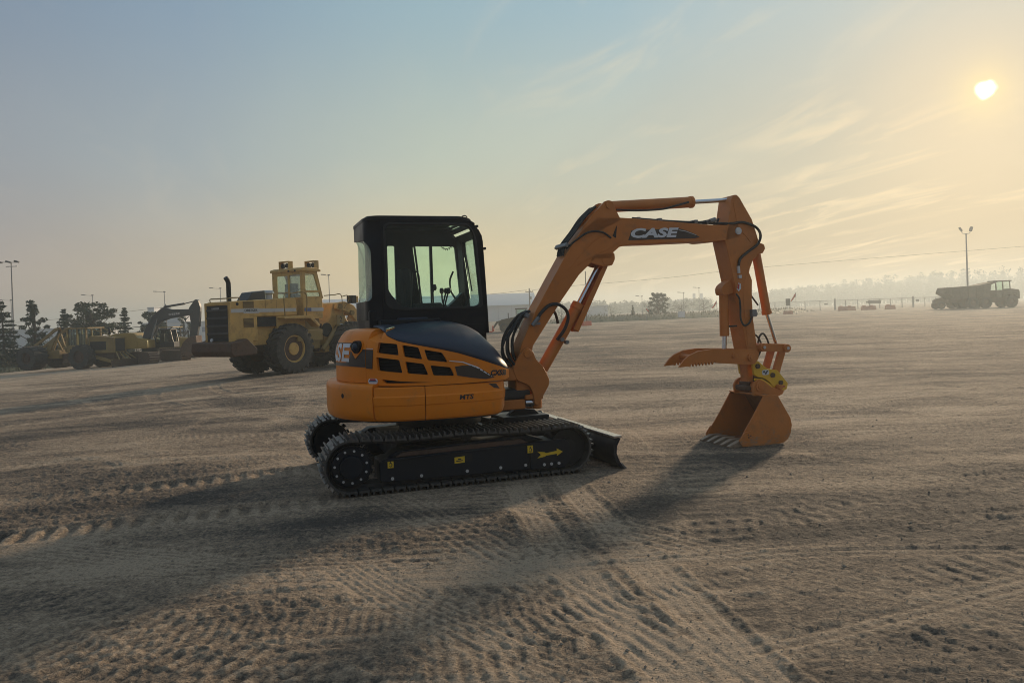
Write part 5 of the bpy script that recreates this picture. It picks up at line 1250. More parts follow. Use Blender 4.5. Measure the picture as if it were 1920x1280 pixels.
E_(MB().prism(rpoly([(2.28, 3.30), (2.30, 3.55), (2.70, 4.08), (2.80, 4.12), (2.92, 4.05), (3.06, 3.60), (3.02, 2.90), (2.80, 1.75), (2.45, 1.50), (2.28, 1.60), (2.40, 2.60)], .06), -.60, -.30), 'stick', M['boomgrey'], .02)
E_(MB().cyl((.60, -.45, 3.68), (2.0, -.45, 3.86), .07, n=12).cyl((2.0, -.45, 3.86), (2.74, -.45, 4.02), .035, n=10), 'arm_cylinder', M['boomgrey'])
E_(MB().cyl((-.20, -.66, 1.6), (.10, -.66, 2.5), .06, n=12).cyl((.10, -.66, 2.5), (.22, -.66, 2.90), .032, n=10).cyl((-.20, -.24, 1.6), (.10, -.24, 2.5), .06, n=12).cyl((.10, -.24, 2.5), (.22, -.24, 2.90), .032, n=10), 'boom_cylinder', M['grey'])
E_(MB().cyl((3.02, -.45, 3.3), (2.95, -.45, 2.3), .06, n=12), 'bucket_cylinder', M['boomgrey'])
E_(MB().prism(rpoly([(2.3, 1.6), (2.85, 1.75), (2.9, 1.1), (2.6, .55), (2.1, .35), (1.75, .75), (1.95, 1.25)], .10), -.95, .05), 'bucket', M['rust'], .02)
E_(MB().tube([(2.3, -.64, 3.0), (2.1, -.66, 2.75), (2.2, -.66, 2.55), (2.4, -.64, 2.6)], .025, n=6), 'hose', M['rubber'])
for y in (-1.0, 1.0): E_(MB().tube([(-2.5, y, 1.98), (-2.5, y, 2.35), (-1.6, y, 2.38), (-1.6, y, 2.02)], .02, n=5), 'handrail', M['black'])

# ------------------------------------------------------------------ crawler dozer half hidden behind the loader
DZ = empty('crawler_dozer', (-24.9, 58.0, gnd(-24.9)), R(-6), 'yellow crawler dozer half hidden behind the wheel loader', 'bulldozer')
tracks(DZ, 2.7, 1.9, .50, .85, M['tooth'])
def Z_(mb, name, ma, bevel=0.0): return mb.build(name, ma, DZ, bevel=bevel)
Z_(MB().prism([(-.2, .7), (-.2, 1.62), (1.5, 1.50), (1.5, .7)], -.45, .45), 'engine_hood', M['deere'], .03)
Z_(MB().box(1.5, 1.56, -.38, .38, .8, 1.45), 'grille', M['dark'])
Z_(MB().box(-1.3, -.2, -.65, .65, .7, 1.25), 'body', M['deere'], .03)
Z_(MB().box(-.95, -.4, -.3, .3, 1.2, 1.95), 'seat', M['seat'], .05)
for x, y in ((-1.25, -.62), (-1.25, .62), (-.15, -.62), (-.15, .62)): Z_(MB().beam((x, y, 1.2), (x, y, 2.35), .07, .07), 'canopy_post', M['black'])
Z_(MB().box(-1.35, .0, -.72, .72, 2.33, 2.40), 'canopy', M['deere'], .02)
Z_(MB().cyl((.8, 0, 1.5), (.8, 0, 2.1), .05, n=10), 'exhaust_stack', M['black'])
Z_(MB().prism([(2.35, .02), (2.18, .3), (2.15, .6), (2.25, .95), (2.31, .95), (2.22, .6), (2.26, .3), (2.42, .02)], -1.4, 1.4), 'blade', M['rust'])
Z_(MB().beam((0, -1.0, .5), (2.2, -1.1, .35), .12, .16).beam((0, 1.0, .5), (2.2, 1.1, .35), .12, .16), 'push_arm', M['deere'])

# ------------------------------------------------------------------ articulated hauler far out in the haze
HX, HY = 62.6, 113.0
HA = empty('articulated_dump_truck', (HX, HY, gh(HX, HY) - .03), R(0), 'hazy articulated dump truck parked at the far edge of the yard', 'dump truck')
def T_(mb, name, ma, bevel=0.0, par=None): return mb.build(name, ma, par or HA, bevel=bevel)
T_(MB().prism([(-.05, 3.15), (4.4, 3.30), (5.6, 3.55), (7.0, 3.80), (7.15, 3.72), (6.2, 3.35), (5.9, 1.60), (1.1, 1.45), (-.35, 2.35)], -1.45, 1.45), 'dump_body', M['haul'], .06)
for k in range(5): T_(MB().prism([(.5 + k * 1.15, 1.5), (.62 + k * 1.15, 1.5), (.62 + k * 1.15, 3.15), (.5 + k * 1.15, 3.15)], -1.53, -1.44), 'body_rib', M['haul'], .02)
T_(MB().box(.6, 6.0, -.45, .45, .95, 1.5).box(6.0, 10.2, -.55, .55, .8, 1.5), 'chassis', M['rust'], .03)
hc = T_(MB().box(7.2, 9.3, -.85, .85, 1.5, 2.55), 'cab', M['haul'], .04)
for x, y in ((7.25, -.82), (8.2, -.82), (9.25, -.82), (7.25, .82), (8.2, .82), (9.25, .82)): MB().beam((x, y, 2.5), (x - .05, y * .95, 3.78), .10, .10).build('cab_post', M['haul'], hc)
MB().box(7.0, 9.45, -.92, .92, 3.76, 3.92).build('roof', M['haul'], hc, bevel=.04)
for y in (-.80, .79): MB().box(7.28, 9.2, y, y + .01, 2.55, 3.76).build('window', M['glass_old'], hc)
T_(MB().prism([(9.3, 1.3), (9.3, 2.72), (10.5, 2.55), (10.62, 2.3), (10.62, 1.2)], -.85, .85), 'engine_hood', M['haul'], .08)
T_(MB().prism([(8.0, 1.55), (8.2, 2.1), (9.9, 2.1), (10.2, 1.6), (9.9, 1.55), (9.7, 1.9), (8.5, 1.9), (8.3, 1.55)], -1.4, -.85).prism([(8.0, 1.55), (8.2, 2.1), (9.9, 2.1), (10.2, 1.6), (9.9, 1.55), (9.7, 1.9), (8.5, 1.9), (8.3, 1.55)], .85, 1.4), 'fender', M['haul'], .03)
for x in (3.55, 5.45, 9.15):
    for y in (-1.1, 1.1): wheel(HA, (x, y, .88), .88, .62, .42, M['haul'], side=-1 if y < 0 else 1, lugs=14, seg=28)

def tractor(name, label, cat, loc, rz, s_, ma, group=None):
    t = empty(name, loc, rz, label, cat, group, s_)
    T = lambda mb, n_, m_, bevel=0.0, par=None: mb.build(n_, m_, par or t, bevel=bevel)
    T(MB().prism([(.3, .8), (.3, 1.75), (2.0, 1.45), (2.35, 1.2), (2.35, .7)], -.42, .42), 'engine_hood', ma, .06)
    T(MB().box(2.33, 2.38, -.32, .32, .75, 1.25), 'grille', M['dark'])
    c_ = T(MB().box(-1.0, .3, -.62, .62, .8, 1.45), 'cab', ma, .04)
    for x, y in ((-.98, -.6), (.28, -.6), (-.98, .6), (.28, .6)): MB().beam((x, y, 1.4), (x * .92, y * .93, 2.6), .09, .09).build('cab_post', ma, c_)
    MB().box(-1.08, .38, -.68, .68, 2.58, 2.72).build('roof', ma, c_, bevel=.04)
    for y in (-.57, .56): MB().box(-.9, .2, y, y + .01, 1.45, 2.58).build('window', M['glass_old'], c_)
    MB().box(-.7, -.3, -.25, .25, 1.4, 2.0).build('seat', M['seat'], c_, bevel=.05)
    T(MB().cyl((1.2, .3, 1.5), (1.2, .3, 2.2), .05, n=10), 'exhaust_stack', M['black'])
    for y in (-.85, .85): wheel(t, (-.6, y, .80), .80, .50, .42, ma, side=-1 if y < 0 else 1, lugs=16, seg=28)
    for y in (-.75, .75): wheel(t, (1.75, y, .52), .52, .36, .28, ma, side=-1 if y < 0 else 1, lugs=14, seg=24)
    T(MB().prism([(-1.35, .95), (-1.2, 1.55), (-.6, 1.75), (0, 1.55), (.15, .95), (.05, .95), (-.1, 1.5), (-.6, 1.66), (-1.1, 1.5), (-1.25, .95)], -1.1, -.62).prism([(-1.35, .95), (-1.2, 1.55), (-.6, 1.75), (0, 1.55), (.15, .95), (.05, .95), (-.1, 1.5), (-.6, 1.66), (-1.1, 1.5), (-1.25, .95)], .62, 1.1), 'fender', ma, .02)
    return t
tractor('wheeled_tractor', 'hazy tractor with small cab parked at the tail of the dump truck', 'tractor', (65.4, 116.0, gh(65.4, 116)), R(180), 1.08, M['haul'])
tractor('wheeled_tractor', 'machine with only its tyre showing at the edge, in front of the dump truck nose', 'tractor', (76.6, 112.6, gh(76.6, 112.6)), R(0), 1.2, M['haul'])
# backhoe loader and a small crawler excavator by the warehouse
bh = tractor('backhoe_loader', 'hazy backhoe loader parked in front of the pale warehouse', 'backhoe', (.55, 66.0, gh(.5, 66)), R(180), .72, M['haul'])
for y in (-.6, .48): MB().prism([(.2, 1.55), (.3, 1.7), (2.6, 1.25), (3.1, .5), (2.95, .4), (2.4, 1.1)], y, y + .12).build('loader_arm', M['haul'], bh, bevel=.02)
MB().prism([(3.0, .75), (2.9, .15), (3.1, .03), (3.8, .03), (3.15, .15), (3.1, .75)], -1.05, 1.05).build('bucket', M['flag'], bh)
MB().prism(rpoly([(-1.0, .8), (-1.4, 2.2), (-1.9, 2.9), (-2.1, 2.8), (-1.6, 2.0), (-1.25, .8)], .05), -.12, .12).prism(rpoly([(-1.8, 2.95), (-2.1, 2.9), (-2.75, 1.3), (-2.55, 1.25)], .05), -.1, .1).build('backhoe_arm', M['haul'], bh)
CE2 = copy_tree(CE)
CE2.location = (1.9, 72.0, gh(2, 72)); CE2.scale = (.42,) * 3; CE2.rotation_euler = (0, 0, R(-8))
CE2['label'] = 'small hazy crawler excavator standing behind the orange boom'
for ch in list(CE2.children):
    if ch.name.startswith('lettering'): bpy.data.objects.remove(ch)
# ------------------------------------------------------------------ trees and weeds
def leaf_cloud(mb, rr, c, rx, ry, rz_, n, size):
    for _ in range(n):
        while True:
            p = Vector((rr.uniform(-1, 1), rr.uniform(-1, 1), rr.uniform(-1, 1)))
            if p.length < 1: break
        p = Vector((c[0] + p.x * rx, c[1] + p.y * ry, c[2] + p.z * rz_)); s_ = size * rr.uniform(.5, 1.3)
        a = Vector((rr.gauss(0, 1), rr.gauss(0, 1), rr.gauss(0, .6))).normalized(); b = a.cross(Vector((rr.gauss(0, 1), rr.gauss(0, 1), rr.gauss(0, 1)))).normalized()
        mb.add([p - a * s_, p + b * s_ * .45, p + a * s_, p - b * s_ * .45], [(0, 1, 2, 3)])
def tree(name, label, x, y, h, r_, kind, ma, seed, group=None, dense_=1.0, base=None):
    rr = random.Random(seed); z0 = (gnd(x) if base is None else base)
    t = empty(name, (x, y, z0), rr.uniform(0, 6), label, 'tree', group)
    tb = MB().tube_rings([(0, 0, -.3), (.02 * h, .01 * h, h * .45), (0, .02 * h, h * .92)], [h * .028, h * .018, h * .005], 7); cb = MB()
    if kind == 'spruce':
        z = h * .10
        while z < h * .99:
            f = 1 - z / h; L_ = r_ * (f ** .8) * rr.uniform(.75, 1.1); k = max(4, int(10 * f + 4))
            for j in range(k):
                a = rr.uniform(0, 2 * math.pi); l_ = L_ * rr.uniform(.65, 1.1); e = Vector((math.cos(a), math.sin(a), -.28 + .35 * (1 - f)))
                tb.tube_rings([(0, 0, z), tuple(Vector((0, 0, z)) + e * l_ * .9)], [h * .005, h * .0015], 4)
                for q in range(int((4 + 9 * l_ / max(r_, .1)) * dense_)):
                    s_ = rr.uniform(.15, 1.0); p = Vector((0, 0, z)) + e * l_ * s_
                    leaf_cloud(cb, rr, p, .07 * h * .4, .07 * h * .4, .035 * h * .5, 2, h * .026)
            z += h * rr.uniform(.035, .055)
    else:
        n = int((46 if kind == 'pine' else 34) * dense_)
        for j in range(n):
            if kind == 'pine':
                zz = h * rr.uniform(.22, 1.0); f = math.sqrt(max(.03, 1 - ((zz / h - .50) / .56) ** 2)); rad = r_ * f * math.sqrt(rr.uniform(.05, 1.0))
            elif kind == 'open_pine':
                zz = h * rr.uniform(.12, 1.0); rad = r_ * float(np.interp(zz / h, [.1, .5, .76, .84, .90, 1.0], [.9, .95, .5, .06, .20, .06])) * rr.uniform(.1, 1.0)
            else:
                zz = h * rr.uniform(.12, 1.0); f = math.sqrt(max(.05, 1 - (zz / h - .45) ** 2 / .34)); rad = r_ * f * math.sqrt(rr.random())
            a = rr.uniform(0, 2 * math.pi); p = Vector((rad * math.cos(a), rad * math.sin(a), zz)); cs_ = r_ * rr.uniform(.09, .22)
            tb.tube_rings([(0, 0, max(h * .1, zz * .72 - .1)), tuple(p)], [h * .008, h * .002], 4)
            leaf_cloud(cb, rr, p, cs_, cs_, cs_ * .62, int(34 * dense_), h * .024)
    tb.build('trunk', M['bark'], t); cb.build('crown', ma, t)
    return t
TG = 'conifers behind the parked machines'
tree('spruce_tree', 'dark spruce cut by the picture edge behind the skidder', -40.6, 62.0, 5.6, 2.3, 'spruce', M['needle'], 1, TG, 1.8)
tree('pine_tree', 'ragged pine with a tufted top beside the tall lamp post', -38.1, 62.0, 5.6, 1.75, 'open_pine', M['needle'], 22, TG, 1.6)
tree('spruce_tree', 'slim spruce beside the broad round pine', -39.1, 68.0, 5.0, 1.6, 'spruce', M['needle'], 3, TG, 1.6)
tree('pine_tree', 'broad round pine behind the skidder cab', -35.6, 66.0, 5.0, 2.4, 'pine', M['needle2'], 4, TG, 2.3)
tree('spruce_tree', 'small pointed spruce left of the charcoal boom', -34.8, 70.0, 4.7, 1.6, 'spruce', M['needle'], 5, TG, 1.6)
tree('pine_tree', 'dark low pine behind the charcoal boom', -34.6, 75.0, 4.2, 1.5, 'pine', M['needle'], 6, TG, 2.2)
tree('pine_tree', 'dark low pine behind the excavator cab', -32.0, 76.0, 3.6, 1.0, 'pine', M['needle'], 17, TG, 1.2)
for i, (x, y, h, r_, lab) in enumerate(((-44, 66, 3.0, 2.4, 'tallest olive bush, under the spruce at the picture edge'), (-41.5, 70, 2.7, 2.0, 'olive bush between the edge spruce and the ragged pine'),
        (-37.6, 70.5, 2.3, 1.8, 'olive bush at the foot of the slim spruce'), (-33.4, 71, 2.0, 1.6, 'low olive bush at the foot of the small pointed spruce'),
        (-38.9, 57.5, 2.1, 1.7, 'dry tawny bush just behind the skidder rear tyres'), (-40.6, 58.5, 2.5, 1.9, 'dry tawny bush cut by the picture edge, left of the skidder tyres'))):
    tree('bush', lab, x, y, h, r_, 'bush', M['leaf'] if i < 4 else M['grass'], 30 + i, 'bushes behind the skidder', 1.2)
tree('pine_tree', 'lone hazy pine on the far grassy bank', 22.6, 120.0, 4.0, 1.75, 'pine', M['needle'], 8, None, 2.2, base=-.1)
tree('sapling', 'thin hazy sapling between the pole and the lone pine', 17.1, 110.0, 2.3, .55, 'spruce', M['needle'], 9, None, .7, base=-.05)
for i, (x, y, h, r_, lab) in enumerate(((30.5, 140, 2.9, 3.2, 'broadest hazy bush just right of the lone pine'), (37, 150, 3.0, 3.0, 'hazy bush halfway between the lone pine and the dipper arm'), (14, 160, 2.6, 2.2, 'hazy bush left of the thin sapling'),
        (21, 165, 2.4, 2.4, 'faint bush between the thin sapling and the lone pine'), (44, 155, 2.6, 2.8, 'hazy bush nearest the dipper arm'), (26.5, 150, 2.6, 2.3, 'hazy bush partly hidden by the lone pine'), (9.5, 150, 2.4, 1.8, 'hazy bush just right of the slim bare pole'))):
    tree('bush', lab, x, y, h, r_, 'bush', M['leaf'], 60 + i, 'hazy bushes beyond the bank', 1.0, base=0.0)

def wood(name, label, pts, depth, h0, n, seed, ma, jit=.25, k_=1.0):
    rr = random.Random(seed); mb = MB()
    for k in range(n):
        q = rr.random() * (len(pts) - 1); i = min(int(q), len(pts) - 2); f = q - i
        x, y, z = (Vector(pts[i]).lerp(Vector(pts[i + 1]), f)); d = rr.uniform(0, depth); x += d * x / y; y += d; hh = (z + 1.2) * rr.uniform(1 - jit, 1 + jit * .8)
        w_ = rr.uniform(.8, 2.4) * k_
        mb.beam((x, y, -.5), (x, y, hh * .6), .25, .25)
        for _ in range(7):
            t = rr.uniform(.25, 1.0)
            leaf_cloud(mb, rr, (x + rr.uniform(-1, 1) * w_ * (1.15 - t), y + rr.uniform(-1, 1) * w_, hh * t - .6), 1.0 * k_, 1.0 * k_, 1.1 * k_, 14, .5 * k_)
    o = mb.build(name, ma, kind='stuff'); o['label'] = label
wood('woods', 'hazy wooded rise behind the chain link fence', [(133, 470, 7.6), (155, 470, 8.4), (181, 470, 9.8), (207, 470, 12.0), (239, 470, 13.4), (265, 470, 16.6), (303, 470, 14.6), (340, 470, 15.2)], 60, 8, 640, 71, M['leaf'], .30, 1.5)
wood('treeline', 'pale far treeline beyond the low sheds', [(-140, 360, 4.5), (-60, 360, 4.2), (0, 355, 4.4), (33.7, 350, 4.6), (52, 350, 3.9), (69.6, 350, 3.6), (88, 345, 4.4)], 30, 5, 420, 72, M['leaf'])

# grassy bank at the far side and by the skidder
def bank(name, label, pts, w_, h_, seed, blades):
    mb = MB(); rr = random.Random(seed); rows = []
    P_ = spline([(x, y, 0) for x, y in pts], 6)
    for i, p in enumerate(P_):
        d = (P_[min(i + 1, len(P_) - 1)] - P_[max(i - 1, 0)]).normalized(); nrm = Vector((-d.y, d.x, 0)); e = min(1, i / 3, (len(P_) - 1 - i) / 3)
        rows.append([tuple(p + nrm * (w_ * (t - .5)) + Vector((0, 0, gnd(p.x) - .35 + (h_ + .35 + rr.uniform(-.1, .1) * h_) * e * math.sin(math.pi * t)))) for t in np.linspace(0, 1, 9)])
    V = [q for r_ in rows for q in r_]; Fs = [(i * 9 + j, (i + 1) * 9 + j, (i + 1) * 9 + j + 1, i * 9 + j + 1) for i in range(len(rows) - 1) for j in range(8)]
    o = mb.add(V, Fs).build(name, M['grass'], ang=60); tag(o, label, kind='structure')
    g_ = MB()
    for _ in range(blades):
        i = rr.randrange(len(rows)); j = rr.randrange(9); p = Vector(rows[i][j]) + Vector((rr.uniform(-1, 1), rr.uniform(-.6, .6), -.03)); s_ = rr.uniform(.15, .45); dx = rr.uniform(-.12, .12)
        g_.add([p + Vector((-.05, 0, 0)), p + Vector((.05, 0, 0)), p + Vector((dx, rr.uniform(-.1, .1), s_))], [(0, 1, 2)])
    go = g_.build('weeds', M['grass'], kind='stuff'); go['label'] = 'dry weeds standing on the ' + label
bank('bank', 'low grassy bank at the far edge of the yard', [(4, 112), (12, 108), (22, 112), (34, 122), (46, 136), (60, 160)], 7, .75, 5, 2600)
bank('verge', 'weedy verge beside the skidder', [(-50, 50), (-42, 57), (-36, 62.5), (-28, 64), (-18, 64)], 7, .35, 6, 2600)

# ------------------------------------------------------------------ lamp posts, poles, wires
def lamp_post(label, x, y, h, heads, lean=0.0, group='lamp posts round the yard', r_=.085, spread=1.2):
    z0 = gnd(x) - .2; t = empty('lamp_post', (x, y, z0), 0, label, 'lamp post', group); H_ = h - z0
    MB().tube_rings([(0, 0, 0), (0, 0, H_)], [r_, r_ * .6], 10).build('pole', M['pole'], t)
    if heads == 'v':
        for s_ in (-1, 1):
            MB().tube([(0, 0, H_ - .05), (s_ * .55, 0, H_ + .02), (s_ * .75, 0, H_ + .45)], .045, n=6).build('arm', M['pole'], t)
            MB().beam((s_ * .68, -.05, H_ + .35), (s_ * 1.0, .12, H_ + 1.0), .42, .32).build('lamp_head', M['boomgrey'], t, bevel=.05)
    elif heads == 't':
        MB().beam((-.55, 0, H_ - .45), (.62, 0, H_ - .45), .07, .07).build('arm', M['pole'], t)
        MB().beam((-1.6, .2, H_ + .05), (.6, 0, H_ - .05), .06, .06).build('arm', M['pole'], t)
        for x_, s_ in ((-1.35, 1.0), (-.35, .6), (.52, .6)): MB().beam((x_ - .35 * s_, 0, H_ + .10), (x_ + .35 * s_, .1, H_ - .02), .35, .18).build('lamp_head', M['boomgrey'], t, bevel=.04)
    else:
        MB().beam((0, 0, H_ - .1), (-spread, 0, H_ + .12), .06, .06).build('arm', M['pole'], t)
        MB().beam((-spread - .3, 0, H_ + .14), (-spread + .45, 0, H_ + .08), .30, .14).build('lamp_head', M['boomgrey'], t, bevel=.03)
        MB().beam((-.15, 0, H_ + .04), (.22, 0, H_ + .0), .28, .16).build('lamp_head', M['boomgrey'], t, bevel=.03)
lamp_post('tall lamp post with two tilted floodlights above the dump truck', 73.25, 125.0, 11.9, 'v', r_=.16)
lamp_post('tall lamp post with a cross arm above the ragged pine', -51.2, 80.0, 8.55, 't', r_=.09)
lamp_post('small lamp post just beside the tall one with the cross arm', -96.3, 150.0, 7.4, 'l', r_=.10, spread=2.2)
lamp_post('lamp post rising behind the broad round pine', -80.6, 150.0, 7.8, 'l', r_=.10, spread=1.8)
lamp_post('lamp post rising behind the charcoal boom', -66.75, 150.0, 8.0, 'l', r_=.10, spread=1.8)
lamp_post('lamp post rising behind the loader exhaust stack', -55.95, 150.0, 8.3, 'l', r_=.10, spread=1.8)
lamp_post('lamp post between the wheel loader cab and the black cab', -28.0, 120.0, 8.4, 'l', r_=.09, spread=.9)
for x, y, h, lab in ((42.0, 190, 5.2, 'faint lamp post over the bushes right of the lone pine'), (31, 185, 4.6, 'faint lamp post rising close beside the lone pine'), (12.0, 190, 5.0, 'faint lamp post over the low shed by the bare pole'), (47.0, 195, 6.4, 'tallest faint lamp post, nearest the dipper arm')):
    lamp_post(lab, x, y, h, 'l', group='faint far lamp posts', r_=.09, spread=1.2)
up_ = empty('utility_pole', (3.5, 150, -.3), 0, 'wooden utility pole with a cross arm beside the warehouse', 'utility pole')
MB().tube_rings([(0, 0, 0), (0, 0, 6.6)], [.17, .11], 8).build('pole', M['wood'], up_)
MB().box(-.75, .75, -.06, .06, 5.85, 6.0).build('cross_arm', M['wood'], up_)
for x in (-.65, .2, .65): MB().cyl((x, 0, 6.0), (x, 0, 6.16), .05, n=6).build('insulator', M['grey'], up_)
MB().cyl((.28, 0, 4.4), (.28, 0, 5.0), .17, n=10).build('transformer', M['grey'], up_)
up2 = empty('utility_pole', (7.68, 80, -.25), 0, 'slim bare pole seen between the boom and its cylinder', 'utility pole')
MB().tube_rings([(0, 0, 0), (0, 0, 5.75)], [.065, .04], 8).build('pole', M['wood'], up2)
MB().cyl((0, 0, 5.72), (0, 0, 5.85), .055, n=8).build('cap', M['grey'], up2)
up3 = empty('utility_pole', (-71.0, 160, -2.4), 0, 'utility pole beside the grey tower block', 'utility pole')
MB().tube_rings([(0, 0, 0), (0, 0, 8.3)], [.17, .11], 8).build('pole', M['wood'], up3)
MB().box(-1.1, 1.1, -.06, .06, 7.5, 7.65).build('cross_arm', M['wood'], up3)
def wire(label, pts, r_):
    o = MB().tube(pts, r_, n=5, smooth=8).build('power_line', M['wood']); tag(o, label, 'power line', 'overhead power lines')
wire('power line from the utility pole over the warehouse roof', [(-26, 150, 5.0), (-6.0, 150.0, 5.32), (3.0, 150.0, 5.95)], .035)
wire('long power line climbing behind the boom towards the lamp post', [(4.1, 150, 5.9), (8.2, 130.0, 5.70), (26, 130, 6.6), (43.0, 130.0, 7.88), (85.8, 130.0, 9.82), (110, 130, 10.9)], .022)
wire('power line behind the conifers', [(-110, 150, 2.8), (-90.4, 150.0, 3.26), (-71.5, 160.0, 5.2)], .035)

# ------------------------------------------------------------------ buildings
wh = empty('warehouse', (-16, 172, 0), R(1), 'long pale warehouse in the haze behind the excavator cab', 'warehouse')
MB().box(-30, 21.2, 0, 24, -.6, 3.45).build('wall', M['wall'], wh)
MB().prism([(-.6, 3.40), (12, 6.3), (24.6, 3.40), (12, 6.05)], -30.5, 21.6, 'yz').build('roof', M['roof'], wh)
for k in range(17): MB().box(-29 + 3 * k - .05, -29 + 3 * k + .05, -.06, .02, -.3, 3.35).build('wall_rib', M['roof'], wh)
for k in (4, 9): MB().box(-29 + 3 * k, -26 + 3 * k, -.05, .0, -.3, 2.6).build('roller_door', M['roof'], wh)
lw = empty('shed', (21.6, 200, 0), 0, 'low pale shed behind the boom cylinder', 'shed')
MB().box(-5.0, 3.0, 0, 8, -.5, 2.55).build('wall', M['wall'], lw); MB().box(-5.2, 3.2, -.2, 8.2, 2.55, 2.78).build('roof', M['roof'], lw)
tw = empty('tower_block', (-84.3, 182, -2.4), 0, 'narrow grey tower block behind the conifers', 'tower')
MB().box(-.75, .75, 0, 3, 0, 8.1).build('wall', M['wall'], tw); MB().box(-.85, .85, -.1, 3.1, 8.1, 8.3).build('roof', M['roof'], tw)
MB().box(1.2, 6.5, .5, 4, 0, 6.6).build('annex', M['wall'], tw)
ob = empty('office_building', (-73, 172, -2.4), 0, 'pale building with a raised block behind the charcoal boom', 'building')
MB().box(-9, 7, 0, 10, 0, 4.4).build('wall', M['wall'], ob); MB().box(-9.2, 7.2, -.2, 10.2, 4.4, 4.6).build('roof', M['roof'], ob)
MB().box(-4.5, -1.0, 2, 8, 4.6, 6.4).build('roof_block', M['roof'], ob)
for k in range(6): MB().box(-8 + 2.5 * k, -6.6 + 2.5 * k, -.04, .0, 2.2, 3.3).build('window', M['blue'], ob)
gb = empty('office_building', (-108, 175, -2.4), 0, 'pale low building glimpsed between the pine trunks', 'building')
MB().box(-14, 16, 0, 10, 0, 3.9).build('wall', M['wall'], gb); MB().box(-14.2, 16.2, -.2, 10.2, 3.9, 4.1).build('roof', M['roof'], gb)
pb = empty('plant_building', (94, 420, 0), 0, 'faint plant with two roof stacks in the deep haze', 'building')
MB().box(-6, 12, 0, 12, -1, 5.6).build('wall', M['roof'], pb)
MB().box(-3, 10, 0, 8, 5.6, 6.3).build('roof', M['roof'], pb)
for x in (5.2, 9.2): MB().cyl((x, 3, 6), (x, 3, 9.0), .8, n=10).build('stack', M['roof'], pb)

# ------------------------------------------------------------------ fence, signs, flags, barriers
fe = empty('chain_link_fence', (0, 0, 0), 0, 'chain link fence along the far edge of the yard', 'fence')
fx = [52.5, 55.8, 59.0, 62.2, 65.4, 68.6, 70.9, 73.5, 76.0, 78.2, 80.5, 83.0, 85.4, 87.9, 90.2, 92.4, 95, 98, 101]
for i, x in enumerate(fx):
    y = 165 + (x - 52) * .02; thick = i in (5, 12)
    MB().cyl((x, y, -.3), (x, y, 2.35 if thick else 2.05), .20 if thick else .085, n=8).build('post', M['pole'], fe)
MB().tube([(x, 165 + (x - 52) * .02, 2.0) for x in fx], .05, n=5, smooth=0).build('top_rail', M['pole'], fe)
ml = MB()
for k in range(9): ml.beam((52.5, 165, .1 + .22 * k), (101, 166, .1 + .22 * k), .014, .014)
for k in range(190): x = 52.5 + .255 * k; ml.beam((x, 165 + (x - 52) * .02, .05), (x + .9, 165 + (x - 52) * .02, 1.98), .014, .014)
ml.build('wire_mesh', M['pole'], fe, kind='stuff')
for x, z0, z1, w_, lab in ((77.0, 1.05, 1.75, 1.35, 'dark wide plate hung on the fence between barriers'), (66.6, 1.1, 1.45, .35, 'small dark plate on the fence left of the first thick post'), (75.4, 1.25, 1.55, .25, 'small dark plate on the fence just left of the wide plate'), (86.2, 1.2, 1.6, .4, 'small dark plate on the fence near the dump truck')):
    y = 164.8 + (x - 52) * .02; o = MB().box(x - w_, x + w_, y - .04, y, z0, z1).build('fence_sign', M['boomgrey'], None)
    tag(o, lab, 'sign', 'plates on the fence')
sg = empty('sign_board', (42.55, 120, 0), 0, 'dark upright sign board on a weighted base before the fence', 'sign')
MB().box(-.32, .32, -.05, .05, 1.30, 2.38).build('panel', M['boomgrey'], sg); MB().cyl((0, .07, 0), (0, .07, 2.3), .05, n=8).build('post', M['white'], sg)
MB().prism(rpoly([(-.7, .0), (-.6, .5), (.6, .5), (.7, 0)], .05), -.3, .3).build('base', M['barrier'], sg)
def flag(label, x, y, z1, s_, dirx):
    t = empty('flag', (x, y, gh(x, y) - .05), 0, label, 'flag', 'orange flags along the yard edge')
    MB().cyl((0, 0, 0), (0, 0, z1), .025, n=6).build('pole', M['pole'], t)
    n = 6; V = []
    for k in range(n + 1):
        f = k / n; V += [(dirx * s_ * f * .85, .10 * math.sin(f * 6), z1 - .05 - .75 * s_ * (1 - f) * 0 - s_ * f * 1.15), (dirx * s_ * f * .85 - dirx * .12 * f, .10 * math.sin(f * 6 + .4), z1 - .05 - s_ * .55 - s_ * f * .75)]
    m_ = MB().add(V, [(2 * k, 2 * k + 2, 2 * k + 3, 2 * k + 1) for k in range(n)]).build('cloth', M['flag'], t)
    m_.modifiers.new('thickness', 'SOLIDIFY').thickness = .01
flag('orange flag beside the dark upright sign board', 40.15, 110, 3.2, .95, -1)
flag('orange flag just before the dipper arm', 28.95, 110, 2.5, .85, -1)
flag('thin red flag beside the lone pine', 18.1, 105, 1.85, .45, 1)
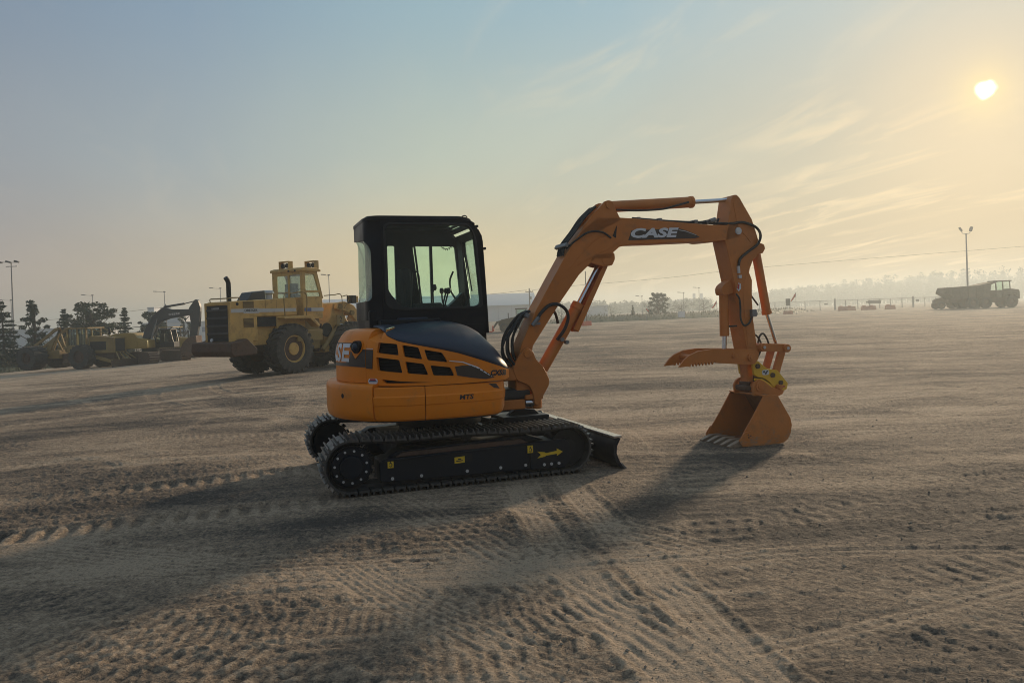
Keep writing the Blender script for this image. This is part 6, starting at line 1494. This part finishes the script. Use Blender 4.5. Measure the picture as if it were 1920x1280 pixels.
def barrier(label, x, y, L_, ma, blocks=True, h=.75):
    t = empty('road_barrier', (x, y, gh(x, y) - .02), 0, label, 'barrier', 'barriers along the far fence')
    k = max(1, int(round(L_ / 1.3)))
    for i in range(k):
        x0 = -L_ / 2 + L_ * i / k
        MB().prism(rpoly([(-.28, 0), (-.28, .18), (-.12, .4), (-.09, h), (.09, h), (.12, .4), (.28, .18), (.28, 0)], .03), x0 + .02, x0 + L_ / k - .02, 'yz').build('segment', ma, t, bevel=.03)
    if blocks:
        for i in range(k): MB().box(-L_ / 2 + .2 + L_ * i / k, -L_ / 2 + .8 + L_ * i / k, -.08, .08, h, h + .14).build('lug', ma, t, bevel=.03)
barrier('longest faded orange barrier by the thick fence post', 60.2, 140, 3.1, M['barrier'])
barrier('faded barrier below the wide fence plate', 64.1, 140, 2.6, M['barrier'])
barrier('shortest faded barrier nearest the dump truck', 68.0, 140, 1.8, M['barrier'])
ob_ = empty('plastic_barrier', (7.45, 80, gh(7.4, 80) - .03), 0, 'orange plastic barrier beside the slim bare pole', 'barrier')
for i in range(2): MB().prism(rpoly([(-.25, 0), (-.2, .2), (-.08, .52), (.08, .52), (.2, .2), (.25, 0)], .03), -.68 + .7 * i, -.02 + .7 * i, 'yz').build('segment', M['flag'], ob_, bevel=.02)
wb = empty('white_container', (23.7, 109, .05), 0, 'small white box standing on the bank by the lone pine', 'container')
MB().box(-.42, .42, -.4, .4, .15, .95).build('body', M['white'], wb, bevel=.03); MB().box(-.45, .45, -.43, .43, .95, 1.0).build('lid', M['stripe'], wb, bevel=.02)

# ------------------------------------------------------------------ smoky air
hz = bpy.data.materials.new('smoky_air'); hz.use_nodes = True
hn = hz.node_tree; hn.nodes.clear()
ho = hn.nodes.new('ShaderNodeOutputMaterial'); hv_ = hn.nodes.new('ShaderNodeVolumePrincipled')
hv_.inputs['Color'].default_value = (0.62, 0.70, 0.73, 1); hv_.inputs['Density'].default_value = 0.0021; hv_.inputs['Anisotropy'].default_value = 0.48
hn.links.new(hv_.outputs[0], ho.inputs['Volume'])
hb = MB().box(-760, 760, -760, 760, -4.2, 15.0).build('haze', hz, kind='stuff')
tag(hb, 'thin warm smoke haze lying over the whole yard')
